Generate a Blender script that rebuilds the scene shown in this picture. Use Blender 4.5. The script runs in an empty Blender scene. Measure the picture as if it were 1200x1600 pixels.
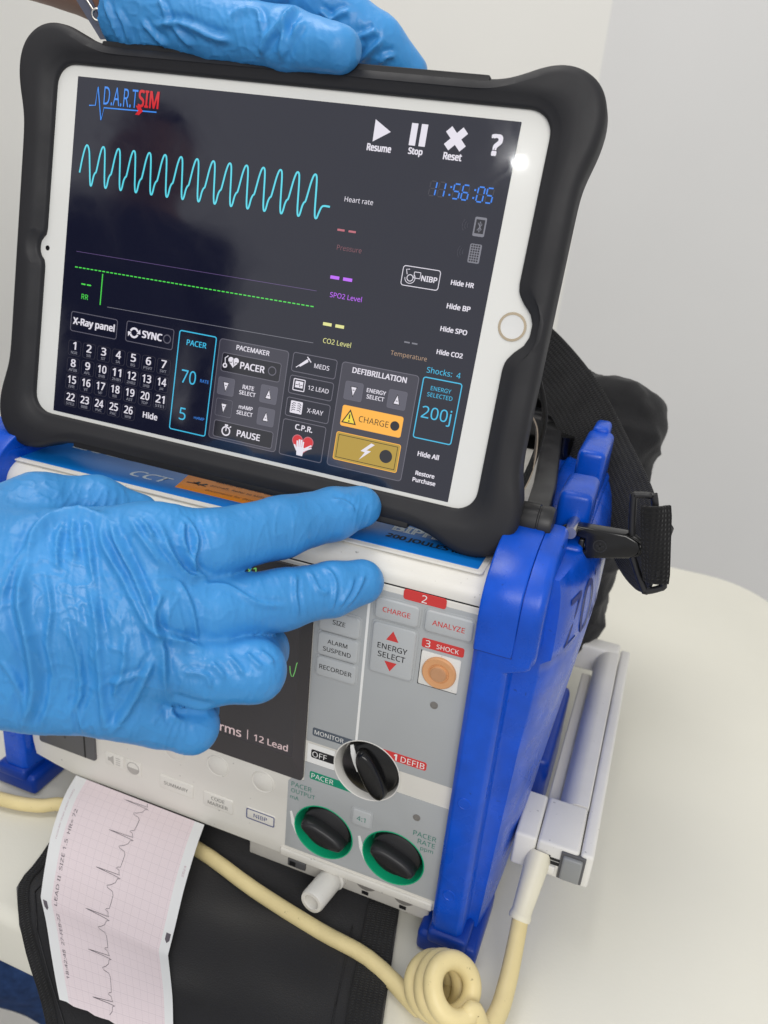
import bpy, bmesh, math, random
import numpy as np
from mathutils import Matrix, Vector, noise
random.seed(7); rng = np.random.default_rng(7)
sc = bpy.context.scene
col = sc.collection
MM = 0.001

# ------------------------------------------------------------------ camera
cam_d = bpy.data.cameras.new('camera'); cam = bpy.data.objects.new('camera', cam_d); col.objects.link(cam)
cx_, cy_, cz_ = (0.93065, 0.35484, 0.08934), (-0.215, 0.33271, 0.9182), (0.29608, -0.87373, 0.38592)
cam.matrix_world = Matrix(((cx_[0], cy_[0], cz_[0], 0.172), (cx_[1], cy_[1], cz_[1], -0.279),
                           (cx_[2], cy_[2], cz_[2], 0.3413), (0, 0, 0, 1)))
cam_d.sensor_fit = 'VERTICAL'; cam_d.sensor_height = 36; cam_d.sensor_width = 27; cam_d.lens = 36 * 1250 / 1600
cam_d.clip_start = 0.01; cam_d.clip_end = 50
cam_d.dof.use_dof = True; cam_d.dof.focus_distance = 0.335; cam_d.dof.aperture_fstop = 14
sc.camera = cam
sc.render.resolution_x, sc.render.resolution_y = 768, 1024

# ------------------------------------------------------------------ light: an evenly lit indoor room
world = bpy.data.worlds.new('World'); sc.world = world; world.use_nodes = True
bg = world.node_tree.nodes['Background']; bg.inputs[0].default_value = (0.98, 0.985, 1.0, 1); bg.inputs[1].default_value = 0.62

def area(name, loc, target, size, power, color=(1, 1, 1), shape='SQUARE', sy=None):
    d = bpy.data.lights.new(name, 'AREA'); d.energy = power; d.color = color; d.shape = shape; d.size = size
    if sy: d.size_y = sy
    o = bpy.data.objects.new(name, d); col.objects.link(o); o.location = loc
    o.rotation_euler = (Vector(target) - Vector(loc)).to_track_quat('-Z', 'Y').to_euler()
    return o
area('area_light', (-0.35, 0.05, 1.75), (0, 0.05, 0), 0.9, 11, (1, 0.97, 0.93), 'RECTANGLE', 0.7)  # ceiling panel
area('area_light', (0.62, -1.45, 1.15), (0.1, 0, 0.1), 1.1, 16, (1, 0.97, 0.93), 'RECTANGLE', 0.7)  # added front fill with no known source, lightens the front faces
area('spot_bulb', (-0.25, -2.25, 1.27), (0.1, 0.04, 0.35), 0.048, 0.2, (1, 1, 1), 'DISK')

vs = sc.view_settings
vs.view_transform = 'Standard'; vs.look = 'None'; vs.exposure = 0; vs.gamma = 1; vs.use_curve_mapping = False

# ------------------------------------------------------------------ helpers
def lin(c):
    c /= 255.0
    return c / 12.92 if c <= 0.04045 else ((c + 0.055) / 1.055) ** 2.4
def rgb(r, g, b): return (lin(r), lin(g), lin(b), 1.0)

MATS = {}
def mat(name, color, rough=0.5, spec=0.5, bump=None, var=None, metal=0, coat=0, emit=None, emit_s=1.0, rvar=0.0, sheen=0, alpha=None, sss=0, specks=0):
    """procedural principled material; bump=(scale, strength[, distance mm]); var=(scale, amount)"""
    if name in MATS: return MATS[name]
    m = bpy.data.materials.new(name); m.use_nodes = True; MATS[name] = m
    nt = m.node_tree; b = nt.nodes['Principled BSDF']
    b.inputs['Base Color'].default_value = color; b.inputs['Roughness'].default_value = rough
    b.inputs['Specular IOR Level'].default_value = spec; b.inputs['Metallic'].default_value = metal
    b.inputs['Coat Weight'].default_value = coat; b.inputs['Sheen Weight'].default_value = sheen
    if sss:
        b.inputs['Subsurface Weight'].default_value = sss; b.inputs['Subsurface Radius'].default_value = (.6, .8, 1.0); b.inputs['Subsurface Scale'].default_value = 0.0015
    if emit:
        b.inputs['Emission Color'].default_value = emit; b.inputs['Emission Strength'].default_value = emit_s
    tc = None
    if bump or var or rvar or specks:
        tc = nt.nodes.new('ShaderNodeTexCoord')
    if var:
        n = nt.nodes.new('ShaderNodeTexNoise'); n.inputs['Scale'].default_value = var[0]; n.inputs['Detail'].default_value = 5
        nt.links.new(tc.outputs['Object'], n.inputs['Vector'])
        mr = nt.nodes.new('ShaderNodeMapRange'); mr.inputs[1].default_value = .3; mr.inputs[2].default_value = .7
        mr.inputs[3].default_value = 1 - var[1]; mr.inputs[4].default_value = 1 + var[1]
        nt.links.new(n.outputs['Fac'], mr.inputs[0])
        mx = nt.nodes.new('ShaderNodeMix'); mx.data_type = 'RGBA'; mx.blend_type = 'MULTIPLY'; mx.inputs[0].default_value = 1
        mx.inputs[6].default_value = color; nt.links.new(mr.outputs[0], mx.inputs[7]); nt.links.new(mx.outputs[2], b.inputs['Base Color'])
    if specks and var:      # small dirt specks and nicks
        n = nt.nodes.new('ShaderNodeTexNoise'); n.inputs['Scale'].default_value = specks; n.inputs['Detail'].default_value = 3; nt.links.new(tc.outputs['Object'], n.inputs['Vector'])
        mr = nt.nodes.new('ShaderNodeMapRange'); mr.inputs[1].default_value = .70; mr.inputs[2].default_value = .76; mr.inputs[3].default_value = 1; mr.inputs[4].default_value = .5
        nt.links.new(n.outputs['Fac'], mr.inputs[0]); m2 = nt.nodes.new('ShaderNodeMix'); m2.data_type = 'RGBA'; m2.blend_type = 'MULTIPLY'; m2.inputs[0].default_value = 1
        nt.links.new(mx.outputs[2], m2.inputs[6]); nt.links.new(mr.outputs[0], m2.inputs[7]); nt.links.new(m2.outputs[2], b.inputs['Base Color'])
    if rvar:
        n = nt.nodes.new('ShaderNodeTexNoise'); n.inputs['Scale'].default_value = 60; n.inputs['Detail'].default_value = 6
        nt.links.new(tc.outputs['Object'], n.inputs['Vector'])
        mr = nt.nodes.new('ShaderNodeMapRange'); mr.inputs[1].default_value = .3; mr.inputs[2].default_value = .7
        mr.inputs[3].default_value = rough - rvar; mr.inputs[4].default_value = rough + rvar
        nt.links.new(n.outputs['Fac'], mr.inputs[0]); nt.links.new(mr.outputs[0], b.inputs['Roughness'])
    if bump:
        n = nt.nodes.new('ShaderNodeTexNoise'); n.inputs['Scale'].default_value = bump[0]; n.inputs['Detail'].default_value = 4
        nt.links.new(tc.outputs['Object'], n.inputs['Vector'])
        bp = nt.nodes.new('ShaderNodeBump'); bp.inputs['Strength'].default_value = bump[1]
        bp.inputs['Distance'].default_value = (bump[2] if len(bump) > 2 else 0.3) * MM
        nt.links.new(n.outputs['Fac'], bp.inputs['Height']); nt.links.new(bp.outputs[0], b.inputs['Normal'])
    return m

def weave(name, color, rough=0.85, su=1.2, sv=1.2, strength=0.6, dist=0.4):
    """woven webbing: ribs from the UV map (UV in mm)"""
    m = mat(name, color, rough, 0.25, var=(90, .25), sheen=.1); nt = m.node_tree; b = nt.nodes['Principled BSDF']
    uv = nt.nodes.new('ShaderNodeTexCoord'); hs = []
    for ax, s in (('X', su), ('Y', sv)):
        w = nt.nodes.new('ShaderNodeTexWave'); w.wave_type = 'BANDS'; w.bands_direction = ax; w.inputs['Scale'].default_value = s
        w.inputs['Distortion'].default_value = .6; nt.links.new(uv.outputs['UV'], w.inputs['Vector']); hs.append(w)
    ad = nt.nodes.new('ShaderNodeMath'); ad.operation = 'MULTIPLY'; nt.links.new(hs[0].outputs['Fac'], ad.inputs[0]); nt.links.new(hs[1].outputs['Fac'], ad.inputs[1])
    bp = nt.nodes.new('ShaderNodeBump'); bp.inputs['Strength'].default_value = strength; bp.inputs['Distance'].default_value = dist * MM
    nt.links.new(ad.outputs[0], bp.inputs['Height']); nt.links.new(bp.outputs[0], b.inputs['Normal'])
    return m

def frame(o, x, y, z):
    return Matrix(((x[0], y[0], z[0], o[0]), (x[1], y[1], z[1], o[1]), (x[2], y[2], z[2], o[2]), (0, 0, 0, 1)))
WORLD = Matrix.Identity(4)
FRONT = frame((0, 0, 0), (1, 0, 0), (0, 0, 1), (0, -1, 0))       # u = x, v = z, w = towards the viewer
TOP = frame((0, 0, 0), (1, 0, 0), (0, 1, 0), (0, 0, 1))
SIDE = frame((0, 0, 0), (0, 1, 0), (0, 0, 1), (1, 0, 0))         # u = y, v = z, w = x
TAB = frame((0.2, 32.6, 294.1), (0.9992, 0.0320, -0.0253), (0.0192, 0.1773, 0.9840), (0.0360, -0.9836, 0.1765))
MIRROR = Matrix(((-1, 0, 0, 5.0), (0, 1, 0, 0), (0, 0, 1, 0), (0, 0, 0, 1)))

def thing(name, label, cat, loc, group=None):
    o = bpy.data.objects.new(name, None); col.objects.link(o); o.location = Vector(loc) * MM; o.empty_display_size = 0.02
    o['label'] = label; o['category'] = cat
    if group: o['group'] = group
    return o
def tag(o, label, cat):
    o['label'] = label; o['category'] = cat; return o
def par(o, p):
    if p is None: return o
    o.parent = p
    if p.type == 'EMPTY': o.matrix_parent_inverse = Matrix.Translation(-p.location)
    return o
def link(name, me, m, parent=None):
    if m is not None: me.materials.append(m)
    o = bpy.data.objects.new(name, me); col.objects.link(o); return par(o, parent)
def smooth(me, ang=40):
    me.polygons.foreach_set('use_smooth', [True] * len(me.polygons))
    if ang < 180: me.set_sharp_from_angle(angle=math.radians(ang))
def build(name, V, F, m, parent=None, fr=WORLD, ang=40, uv=None):
    me = bpy.data.meshes.new(name)
    A = np.array(fr); V = np.asarray(V, float).reshape(-1, 3); P = (V @ A[:3, :3].T + A[:3, 3]) * MM
    me.from_pydata(P.tolist(), [], [tuple(int(i) for i in f) for f in F])
    if uv is not None:
        lay = me.uv_layers.new(name='UVMap'); uv = np.asarray(uv, float)
        idx = np.zeros(len(me.loops), int); me.loops.foreach_get('vertex_index', idx)
        lay.data.foreach_set('uv', uv[idx].ravel())
    bm = bmesh.new(); bm.from_mesh(me); 
    if np.linalg.det(A[:3, :3]) < 0: bmesh.ops.reverse_faces(bm, faces=bm.faces)
    bm.to_mesh(me); bm.free()
    smooth(me, ang)
    return link(name, me, m, parent)
def from_bm(name, bm, m, parent=None, fr=WORLD, ang=35):
    bmesh.ops.recalc_face_normals(bm, faces=bm.faces)
    bm.transform(Matrix.Scale(MM, 4) @ fr)
    if fr.determinant() < 0: bmesh.ops.reverse_faces(bm, faces=bm.faces)
    me = bpy.data.meshes.new(name); bm.to_mesh(me); bm.free(); smooth(me, ang)
    return link(name, me, m, parent)

def rr(x0, y0, x1, y1, r, n=5):
    r = min(r, abs(x1 - x0) / 2 - 1e-4, abs(y1 - y0) / 2 - 1e-4); pts = []
    for cx, cy, a in ((x1 - r, y1 - r, 0), (x0 + r, y1 - r, 90), (x0 + r, y0 + r, 180), (x1 - r, y0 + r, 270)):
        for i in range(n + 1):
            t = math.radians(a + 90 * i / n); pts.append((cx + r * math.cos(t), cy + r * math.sin(t)))
    return pts
def circ(cx, cy, r, n=32): return [(cx + r * math.cos(2 * math.pi * i / n), cy + r * math.sin(2 * math.pi * i / n)) for i in range(n)]
def solid(name, outline, w0, w1, m, parent=None, fr=WORLD, bev=0.4, seg=2, both=False, ang=35):
    """prism of a 2-D outline between w0 and w1, rim edges bevelled"""
    bm = bmesh.new(); vs_ = [bm.verts.new((x, y, w0)) for x, y in outline]; f = bm.faces.new(vs_)
    r = bmesh.ops.extrude_face_region(bm, geom=[f]); up = [g for g in r['geom'] if isinstance(g, bmesh.types.BMVert)]
    bmesh.ops.translate(bm, verts=up, vec=(0, 0, w1 - w0)); us = set(up)
    if bev:
        ed = [e for e in bm.edges if (e.verts[0] in us) == (e.verts[1] in us) and (both or e.verts[0] in us)]
        bmesh.ops.bevel(bm, geom=ed, offset=bev, segments=seg, affect='EDGES', profile=.5, clamp_overlap=True)
    return from_bm(name, bm, m, parent, fr, ang)
def plate(name, outline, w, m, parent=None, fr=WORLD):
    V = [(x, y, w) for x, y in outline]
    return build(name, V, [tuple(range(len(V)))], m, parent, fr, 180)
def plates(name, outlines, w, m, parent=None, fr=WORLD):
    V, F = [], []
    for o in outlines:
        k = len(V); V += [(x, y, w) for x, y in o]; F.append(tuple(range(k, k + len(o))))
    return build(name, V, F, m, parent, fr, 180)
def holed(name, outline, holes, w0, w1, m, parent=None, fr=WORLD, bev=0.25):
    """plate with round holes (2-D curve fill)"""
    cu = bpy.data.curves.new(name, 'CURVE'); cu.dimensions = '2D'; cu.fill_mode = 'BOTH'
    cu.extrude = (w1 - w0) / 2 - bev; cu.bevel_depth = bev; cu.bevel_resolution = 2; cu.offset = -bev
    for o in [outline] + holes:
        s = cu.splines.new('POLY'); s.points.add(len(o) - 1); s.use_cyclic_u = True
        for p, (x, y) in zip(s.points, o): p.co = (x, y, 0, 1)
    ob = bpy.data.objects.new(name, cu); col.objects.link(ob)
    dg = bpy.context.evaluated_depsgraph_get(); me = bpy.data.meshes.new_from_object(ob.evaluated_get(dg)); bpy.data.objects.remove(ob)
    bm = bmesh.new(); bm.from_mesh(me); bpy.data.meshes.remove(me)
    bmesh.ops.translate(bm, verts=bm.verts, vec=(0, 0, (w0 + w1) / 2)); bmesh.ops.remove_doubles(bm, verts=bm.verts, dist=.01)
    return from_bm(name, bm, m, parent, fr)
def box(name, x0, x1, y0, y1, z0, z1, m, parent=None, fr=WORLD, bev=1.0, seg=3):
    bm = bmesh.new(); bmesh.ops.create_cube(bm, size=1)
    bmesh.ops.scale(bm, vec=(x1 - x0, y1 - y0, z1 - z0), verts=bm.verts); bmesh.ops.translate(bm, vec=((x0 + x1) / 2, (y0 + y1) / 2, (z0 + z1) / 2), verts=bm.verts)
    if bev: bmesh.ops.bevel(bm, geom=bm.edges[:], offset=bev, segments=seg, affect='EDGES', profile=.5, clamp_overlap=True)
    return from_bm(name, bm, m, parent, fr)
def ring2(cx, cy, r0, r1, n=40, a0=0, a1=360):
    full = abs(a1 - a0) >= 360; k = n if full else n + 1; V, F = [], []
    for i in range(k):
        t = math.radians(a0 + (a1 - a0) * i / n); c, s = math.cos(t), math.sin(t); V += [(cx + r0 * c, cy + r0 * s), (cx + r1 * c, cy + r1 * s)]
    for i in range(n):
        j = (i + 1) % k; F.append((2 * i, 2 * i + 1, 2 * j + 1, 2 * j))
    return V, F
def outline_ring(pts, t):
    """closed outline -> band of width t (inwards)"""
    P = np.array(pts); n = len(P); A = P - np.roll(P, 1, 0); B = np.roll(P, -1, 0) - P
    na = np.c_[-A[:, 1], A[:, 0]] / (np.linalg.norm(A, axis=1)[:, None] + 1e-9); nb = np.c_[-B[:, 1], B[:, 0]] / (np.linalg.norm(B, axis=1)[:, None] + 1e-9)
    q = na + nb; q /= np.maximum(np.linalg.norm(q, axis=1)[:, None], 1e-6); k = np.maximum((q * na).sum(1), .4)[:, None]
    I = P + q * t / k; V = []; F = []
    for i in range(n): V += [tuple(P[i]), tuple(I[i])]
    for i in range(n): j = (i + 1) % n; F.append((2 * i, 2 * j, 2 * j + 1, 2 * i + 1))
    return V, F
def flat(name, VF, w, m, parent=None, fr=WORLD):
    return build(name, [(x, y, w) for x, y in VF[0]], VF[1], m, parent, fr, 180)
def stroke(pts, t):
    P = np.array(pts, float); V, F = [], []
    D = np.gradient(P, axis=0); D /= np.linalg.norm(D, axis=1)[:, None] + 1e-9; N = np.c_[-D[:, 1], D[:, 0]] * t / 2
    for p, n in zip(P, N): V += [tuple(p - n), tuple(p + n)]
    for i in range(len(P) - 1): F.append((2 * i, 2 * i + 2, 2 * i + 3, 2 * i + 1))
    return V, F
def merge(*vfs):
    V, F = [], []
    for v, f in vfs:
        k = len(V); V += list(v); F += [tuple(i + k for i in q) for q in f]
    return V, F
def pv(pts): return list(pts), [tuple(range(len(pts)))]

def catmull(P, n=8):
    P = np.array(P, float); Q = np.vstack([2 * P[0] - P[1], P, 2 * P[-1] - P[-2]]); out = []
    for i in range(1, len(Q) - 2):
        p0, p1, p2, p3 = Q[i - 1:i + 3]
        for t in np.linspace(0, 1, n, endpoint=False):
            out.append(.5 * (2 * p1 + (p2 - p0) * t + (2 * p0 - 5 * p1 + 4 * p2 - p3) * t * t + (3 * p1 - p0 - 3 * p2 + p3) * t ** 3))
    out.append(P[-1]); return np.array(out)
def tube(name, P, r, m, parent=None, n=12, res=8, fr=WORLD, ang=60, flat_=1.0, up=None):
    P = np.asarray(P, float); R = np.broadcast_to(np.asarray(r, float), (len(P),))
    if res > 1:
        PR = catmull(np.c_[P, R], res); P, R = PR[:, :3], PR[:, 3]
    D = np.gradient(P, axis=0); D /= np.linalg.norm(D, axis=1)[:, None] + 1e-12
    a = np.array(up if up is not None else ((0, 0, 1) if abs(D[0][2]) < .9 else (1, 0, 0)), float); V, F, U = [], [], []
    L = np.r_[0, np.cumsum(np.linalg.norm(np.diff(P, axis=0), axis=1))]
    for i, (p, d) in enumerate(zip(P, D)):
        a = a - d * (a @ d); a /= np.linalg.norm(a) + 1e-12; b = np.cross(d, a)
        for k in range(n):
            t = 2 * math.pi * k / n; V.append(p + R[i] * (math.cos(t) * a * flat_ + math.sin(t) * b)); U.append((k / n * 6.28 * R[i], L[i]))
    for i in range(len(P) - 1):
        for k in range(n):
            q = (k + 1) % n; F.append((i * n + k, i * n + q, (i + 1) * n + q, (i + 1) * n + k))
    F.append(tuple(range(n - 1, -1, -1))); F.append(tuple((len(P) - 1) * n + k for k in range(n)))
    return build(name, V, F, m, parent, fr, ang, U)
def ribbon(name, P, wdir, width, thick, m, parent=None, res=8, nw=8, bulge=0.0, fr=WORLD):
    """strap: swept flat band with UV in mm; wdir = one vector or one per point"""
    P = np.asarray(P, float); Wd = np.broadcast_to(np.asarray(wdir, float), P.shape)
    Q = catmull(np.c_[P, Wd], res) if res > 1 else np.c_[P, Wd]; P, Wd = Q[:, :3], Q[:, 3:]
    D = np.gradient(P, axis=0); D /= np.linalg.norm(D, axis=1)[:, None]; Wd = Wd - D * (Wd * D).sum(1)[:, None]; Wd = Wd / np.linalg.norm(Wd, axis=1)[:, None]
    N = np.cross(D, Wd); L = np.r_[0, np.cumsum(np.linalg.norm(np.diff(P, axis=0), axis=1))]; V, F, U = [], [], []; k = 2 * (nw + 1)
    for p, w, nn, l in zip(P, Wd, N, L):
        for s in (1, -1):
            for j in range(nw + 1):
                t = (j / nw * 2 - 1) * s
                e = thick / 2 * (1 if abs(t) < .99 else .5)
                V.append(p + w * t * width / 2 + nn * (s * e + bulge * (1 - t * t))); U.append((t * width / 2, l))
    for i in range(len(P) - 1):
        for j in range(k):
            q = (j + 1) % k; F.append((i * k + j, i * k + q, (i + 1) * k + q, (i + 1) * k + j))
    F.append(tuple(range(k - 1, -1, -1))); F.append(tuple((len(P) - 1) * k + j for j in range(k)))
    return build(name, V, F, m, parent, fr, 50, U)
def lathe(name, prof, c, axis, m, parent=None, n=40, fr=WORLD, ang=35, closed=True):
    a = Vector(axis).normalized(); x = a.orthogonal().normalized(); y = a.cross(x); c = Vector(c); V, F = [], []
    for r, h in prof:
        for k in range(n):
            t = 2 * math.pi * k / n; V.append(tuple(c + a * h + (x * math.cos(t) + y * math.sin(t)) * r))
    for i in range(len(prof) - 1):
        for k in range(n):
            q = (k + 1) % n; F.append((i * n + k, i * n + q, (i + 1) * n + q, (i + 1) * n + k))
    if closed: F.append(tuple(range(n - 1, -1, -1))); F.append(tuple((len(prof) - 1) * n + k for k in range(n)))
    return build(name, V, F, m, parent, fr, ang)

_tc = {}
try:      # the sans face that ships with Blender; its built-in face otherwise
    SANS = bpy.data.fonts.load(bpy.utils.system_resource('DATAFILES', path='fonts') + '/NotoSansMath-Regular.woff2')
except Exception:
    SANS = None
def text_mesh(s, bold):
    if (s, bold) in _tc: return _tc[(s, bold)]
    cu = bpy.data.curves.new('t', 'FONT'); cu.body = s; cu.size = 1
    if SANS: cu.font = SANS
    cu.size = 60; cu.resolution_u = 4
    ob = bpy.data.objects.new('t', cu); col.objects.link(ob)
    dg = bpy.context.evaluated_depsgraph_get(); me = bpy.data.meshes.new_from_object(ob.evaluated_get(dg)); bpy.data.objects.remove(ob)
    V = np.array([v.co[:] for v in me.vertices]) / 60; F = [tuple(p.vertices) for p in me.polygons]; bpy.data.meshes.remove(me)
    if bold > 0:      # heavier weight: a few copies nudged sideways, each a hair above the last
        n = len(V); b_ = bold; offs = [(-b_, -b_ * .6), (b_, -b_ * .6), (-b_, b_ * .6), (b_, b_ * .6)]
        V = np.concatenate([V + np.array((x, y, k)) for k, (x, y) in enumerate(offs)]); F = [tuple(i + n * k for i in f) for k in range(4) for f in F]
    _tc[(s, bold)] = (V, F); return V, F
def text(s, cx, cy, width, w, m, parent, fr=WORLD, bold=0.0, height=None, italic=0.0, rot=0, name='lettering', mapf=None):
    V, F = text_mesh(s, bold); V = V.copy(); lo, hi = V.min(0), V.max(0)
    sx = width / (hi[0] - lo[0]); sy = height / (hi[1] - lo[1]) if height else sx
    X = (V[:, 0] - (lo[0] + hi[0]) / 2) * sx; Y = (V[:, 1] - (lo[1] + hi[1]) / 2) * sy; X = X + Y * italic
    c, s_ = math.cos(math.radians(rot)), math.sin(math.radians(rot)); X, Y = c * X - s_ * Y + cx, s_ * X + c * Y + cy
    P = np.c_[X, Y, w + V[:, 2] * .006]
    if mapf: P = mapf(P)
    return build(name, P, F, m, parent, fr, 180)

# signed-distance modelling: tapered capsules melted together, then meshed with surface nets
def cone(a, b, ra, rb): return (np.array(a, np.float32), np.array(b, np.float32), ra, rb)
def d_cone(P, c):
    a, b, ra, rb = c; ab = b - a; t = np.clip(((P - a) @ ab) / max(float(ab @ ab), 1e-6), 0, 1)
    return np.linalg.norm(P - a - t[..., None] * ab, axis=-1) - (ra + (rb - ra) * t)
def smin(a, b, k):
    h = np.maximum(k - np.abs(a - b), 0) / k
    return np.minimum(a, b) - h * h * k * .25
def chain(pts, rad): return [cone(pts[i], pts[i + 1], rad[i], rad[i + 1]) for i in range(len(pts) - 1)]
def d_group(P, cones, k):
    d = d_cone(P, cones[0])
    for c in cones[1:]: d = smin(d, d_cone(P, c), k)
    return d
def surface_nets(fun, lo, hi, h):
    ax = [np.arange(l, u + h, h, dtype=np.float32) for l, u in zip(lo, hi)]
    f = np.empty([len(a) for a in ax], np.float32)
    for i, x in enumerate(ax[0]):
        g = np.stack(np.meshgrid([x], ax[1], ax[2], indexing='ij'), -1)[0]; f[i] = fun(g)
    s = f < 0; nx, ny, nz = f.shape
    cnt = np.zeros((nx - 1, ny - 1, nz - 1), np.int32); acc = np.zeros((nx - 1, ny - 1, nz - 1, 3), np.float32)
    base = np.stack(np.meshgrid(*[np.arange(n - 1, dtype=np.float32) for n in f.shape], indexing='ij'), -1)
    corners = [(i, j, k) for i in (0, 1) for j in (0, 1) for k in (0, 1)]
    sl = lambda c: f[c[0]:nx - 1 + c[0], c[1]:ny - 1 + c[1], c[2]:nz - 1 + c[2]]
    for c in corners:
        for a in range(3):
            if c[a]: continue
            d = list(c); d[a] = 1; A, B = sl(c), sl(d); x = (A < 0) != (B < 0)
            t = np.where(x, A / np.where(x, A - B, 1), 0); cnt += x
            for q in range(3): acc[..., q] += np.where(x, c[q] + (t if q == a else 0), 0)
    act = cnt > 0; idx = np.full(act.shape, -1, np.int64); idx[act] = np.arange(act.sum())
    V = (base[act] + acc[act] / cnt[act][:, None]) * h + np.array([a[0] for a in ax]); F = []
    for a in range(3):
        b, c = (a + 1) % 3, (a + 2) % 3
        A = np.moveaxis(s, (a, b, c), (0, 1, 2)); I = np.moveaxis(idx, (a, b, c), (0, 1, 2))
        e0, e1 = A[:-1, 1:-1, 1:-1], A[1:, 1:-1, 1:-1]; x = e0 != e1; i, j, k = np.nonzero(x); j += 1; k += 1
        q = np.stack([I[i, j - 1, k - 1], I[i, j, k - 1], I[i, j, k], I[i, j - 1, k]], 1)
        fl = ~e0[x]; q[fl] = q[fl][:, ::-1]; F.append(q)
    return V, np.concatenate(F)
def subdiv_np(V, F, level=1):
    me = bpy.data.meshes.new('tmp'); me.from_pydata(V.tolist(), [], F.tolist()); ob = bpy.data.objects.new('tmp', me); col.objects.link(ob)
    if level:
        md = ob.modifiers.new('s', 'SUBSURF'); md.levels = level
    dg = bpy.context.evaluated_depsgraph_get(); m2 = bpy.data.meshes.new_from_object(ob.evaluated_get(dg)); bpy.data.objects.remove(ob); bpy.data.meshes.remove(me)
    n = len(m2.vertices); co = np.empty(n * 3); no = np.empty(n * 3); m2.vertices.foreach_get('co', co); m2.vertex_normals.foreach_get('vector', no)
    fc = np.empty(len(m2.polygons) * 4, np.int64); m2.loops.foreach_get('vertex_index', fc); bpy.data.meshes.remove(m2)
    return co.reshape(-1, 3), no.reshape(-1, 3), fc.reshape(-1, 4)
def fold_disp(p2, facing, folds):
    """ridge-and-valley displacement along fold lines drawn on the hand's own back plane"""
    out = np.zeros(len(p2))
    for pts, amp, w in folds:
        Q = catmull(np.array(pts, float), 6); lo, hi = Q.min(0) - 4 * w, Q.max(0) + 4 * w
        sel = np.nonzero((p2[:, 0] > lo[0]) & (p2[:, 0] < hi[0]) & (p2[:, 1] > lo[1]) & (p2[:, 1] < hi[1]) & (facing > .05))[0]
        if not len(sel): continue
        p = p2[sel]; best = np.full(len(sel), 1e9); sgn = np.zeros(len(sel)); tt = np.zeros(len(sel)); n = len(Q) - 1
        for i in range(n):
            a, b = Q[i], Q[i + 1]; ab = b - a; t = np.clip(((p - a) @ ab) / (ab @ ab + 1e-9), 0, 1); r = p - a - t[:, None] * ab; d = np.hypot(r[:, 0], r[:, 1])
            u = d < best; best[u] = d[u]; sgn[u] = np.sign(ab[0] * r[u, 1] - ab[1] * r[u, 0]); tt[u] = (i + t[u]) / n
        s = best * sgn; tap = np.clip(np.minimum(tt, 1 - tt) * 5 + .12, 0, 1)
        prof = np.exp(-(best / w) ** 1.5) - .55 * np.exp(-((s - 1.7 * w) / (1.1 * w)) ** 2) - .25 * np.exp(-((s + 2.0 * w) / (1.4 * w)) ** 2)
        out[sel] += amp * tap * prof * np.clip(facing[sel] * 2.2, 0, 1)
    return out
def mesh_np(name, V, F, m, parent=None, ang=180):
    me = bpy.data.meshes.new(name); me.vertices.add(len(V)); me.vertices.foreach_set('co', (V * MM).ravel())
    me.loops.add(F.size); me.loops.foreach_set('vertex_index', F.ravel().astype(np.int32)); me.polygons.add(len(F))
    me.polygons.foreach_set('loop_start', np.arange(0, F.size, 4, dtype=np.int32)); me.update(calc_edges=True); me.validate()
    smooth(me, ang); return link(name, me, m, parent)
# ------------------------------------------------------------------ materials
cream = mat('cream_plastic', rgb(222, 219, 211), .42, .4, bump=(2600, .12, .15), var=(25, .035), rvar=.08, specks=380)
cream_old = mat('yellowed_plastic', rgb(221, 217, 203), .45, .4, bump=(2400, .15, .15), var=(30, .05), rvar=.08)
white_p = mat('white_plastic', rgb(226, 224, 218), .45, .4, bump=(2600, .15, .15), var=(60, .03), rvar=.08, specks=420)
grey_p = mat('grey_panel', rgb(171, 174, 175), .5, .35, bump=(3000, .1, .1), var=(18, .03))
grey_b = mat('grey_button', rgb(180, 183, 184), .4, .4, bump=(3000, .08, .1))
blue_p = mat('blue_plastic', rgb(2, 76, 192), .29, .4, bump=(1700, .25, .22), var=(90, .12), rvar=.12, specks=330)
blue_d = mat('dark_blue_plastic', rgb(2, 54, 150), .38, .38, bump=(1700, .2, .2), var=(60, .06))
blk = mat('black_plastic', rgb(34, 34, 36), .4, .5, bump=(2200, .15, .15), rvar=.1)
blk_gl = mat('black_gloss', rgb(14, 14, 15), .2, .5, rvar=.06)
rubber = mat('rubber_case', rgb(37, 37, 40), .58, .35, bump=(2600, .18, .12), var=(40, .06), rvar=.08)
rubber_d = mat('rubber_lip', rgb(27, 27, 29), .5, .35, bump=(2600, .12, .1))
steel = mat('steel', (.62, .6, .56, 1), .28, .5, metal=1, rvar=.08)
red_i = mat('red_ink', rgb(206, 62, 60), .5, .3); green_i = mat('green_ink', rgb(15, 140, 108), .5, .3); dkgrey_i = mat('slate_ink', rgb(84, 92, 102), .5, .3)
black_i = mat('black_ink', rgb(28, 28, 30), .5, .3); white_i = mat('white_ink', rgb(235, 235, 232), .5, .3); teal_i = mat('teal_ink', rgb(70, 132, 118), .5, .3)
navy_i = mat('navy_ink', rgb(60, 72, 130), .5, .3); fade_i = mat('faded_ink', rgb(176, 172, 166), .5, .3); grey_i = mat('grey_ink', rgb(125, 122, 118), .5, .3)
green_cup = mat('green_cup', rgb(14, 168, 120), .4, .45, bump=(2500, .1, .1))

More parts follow.
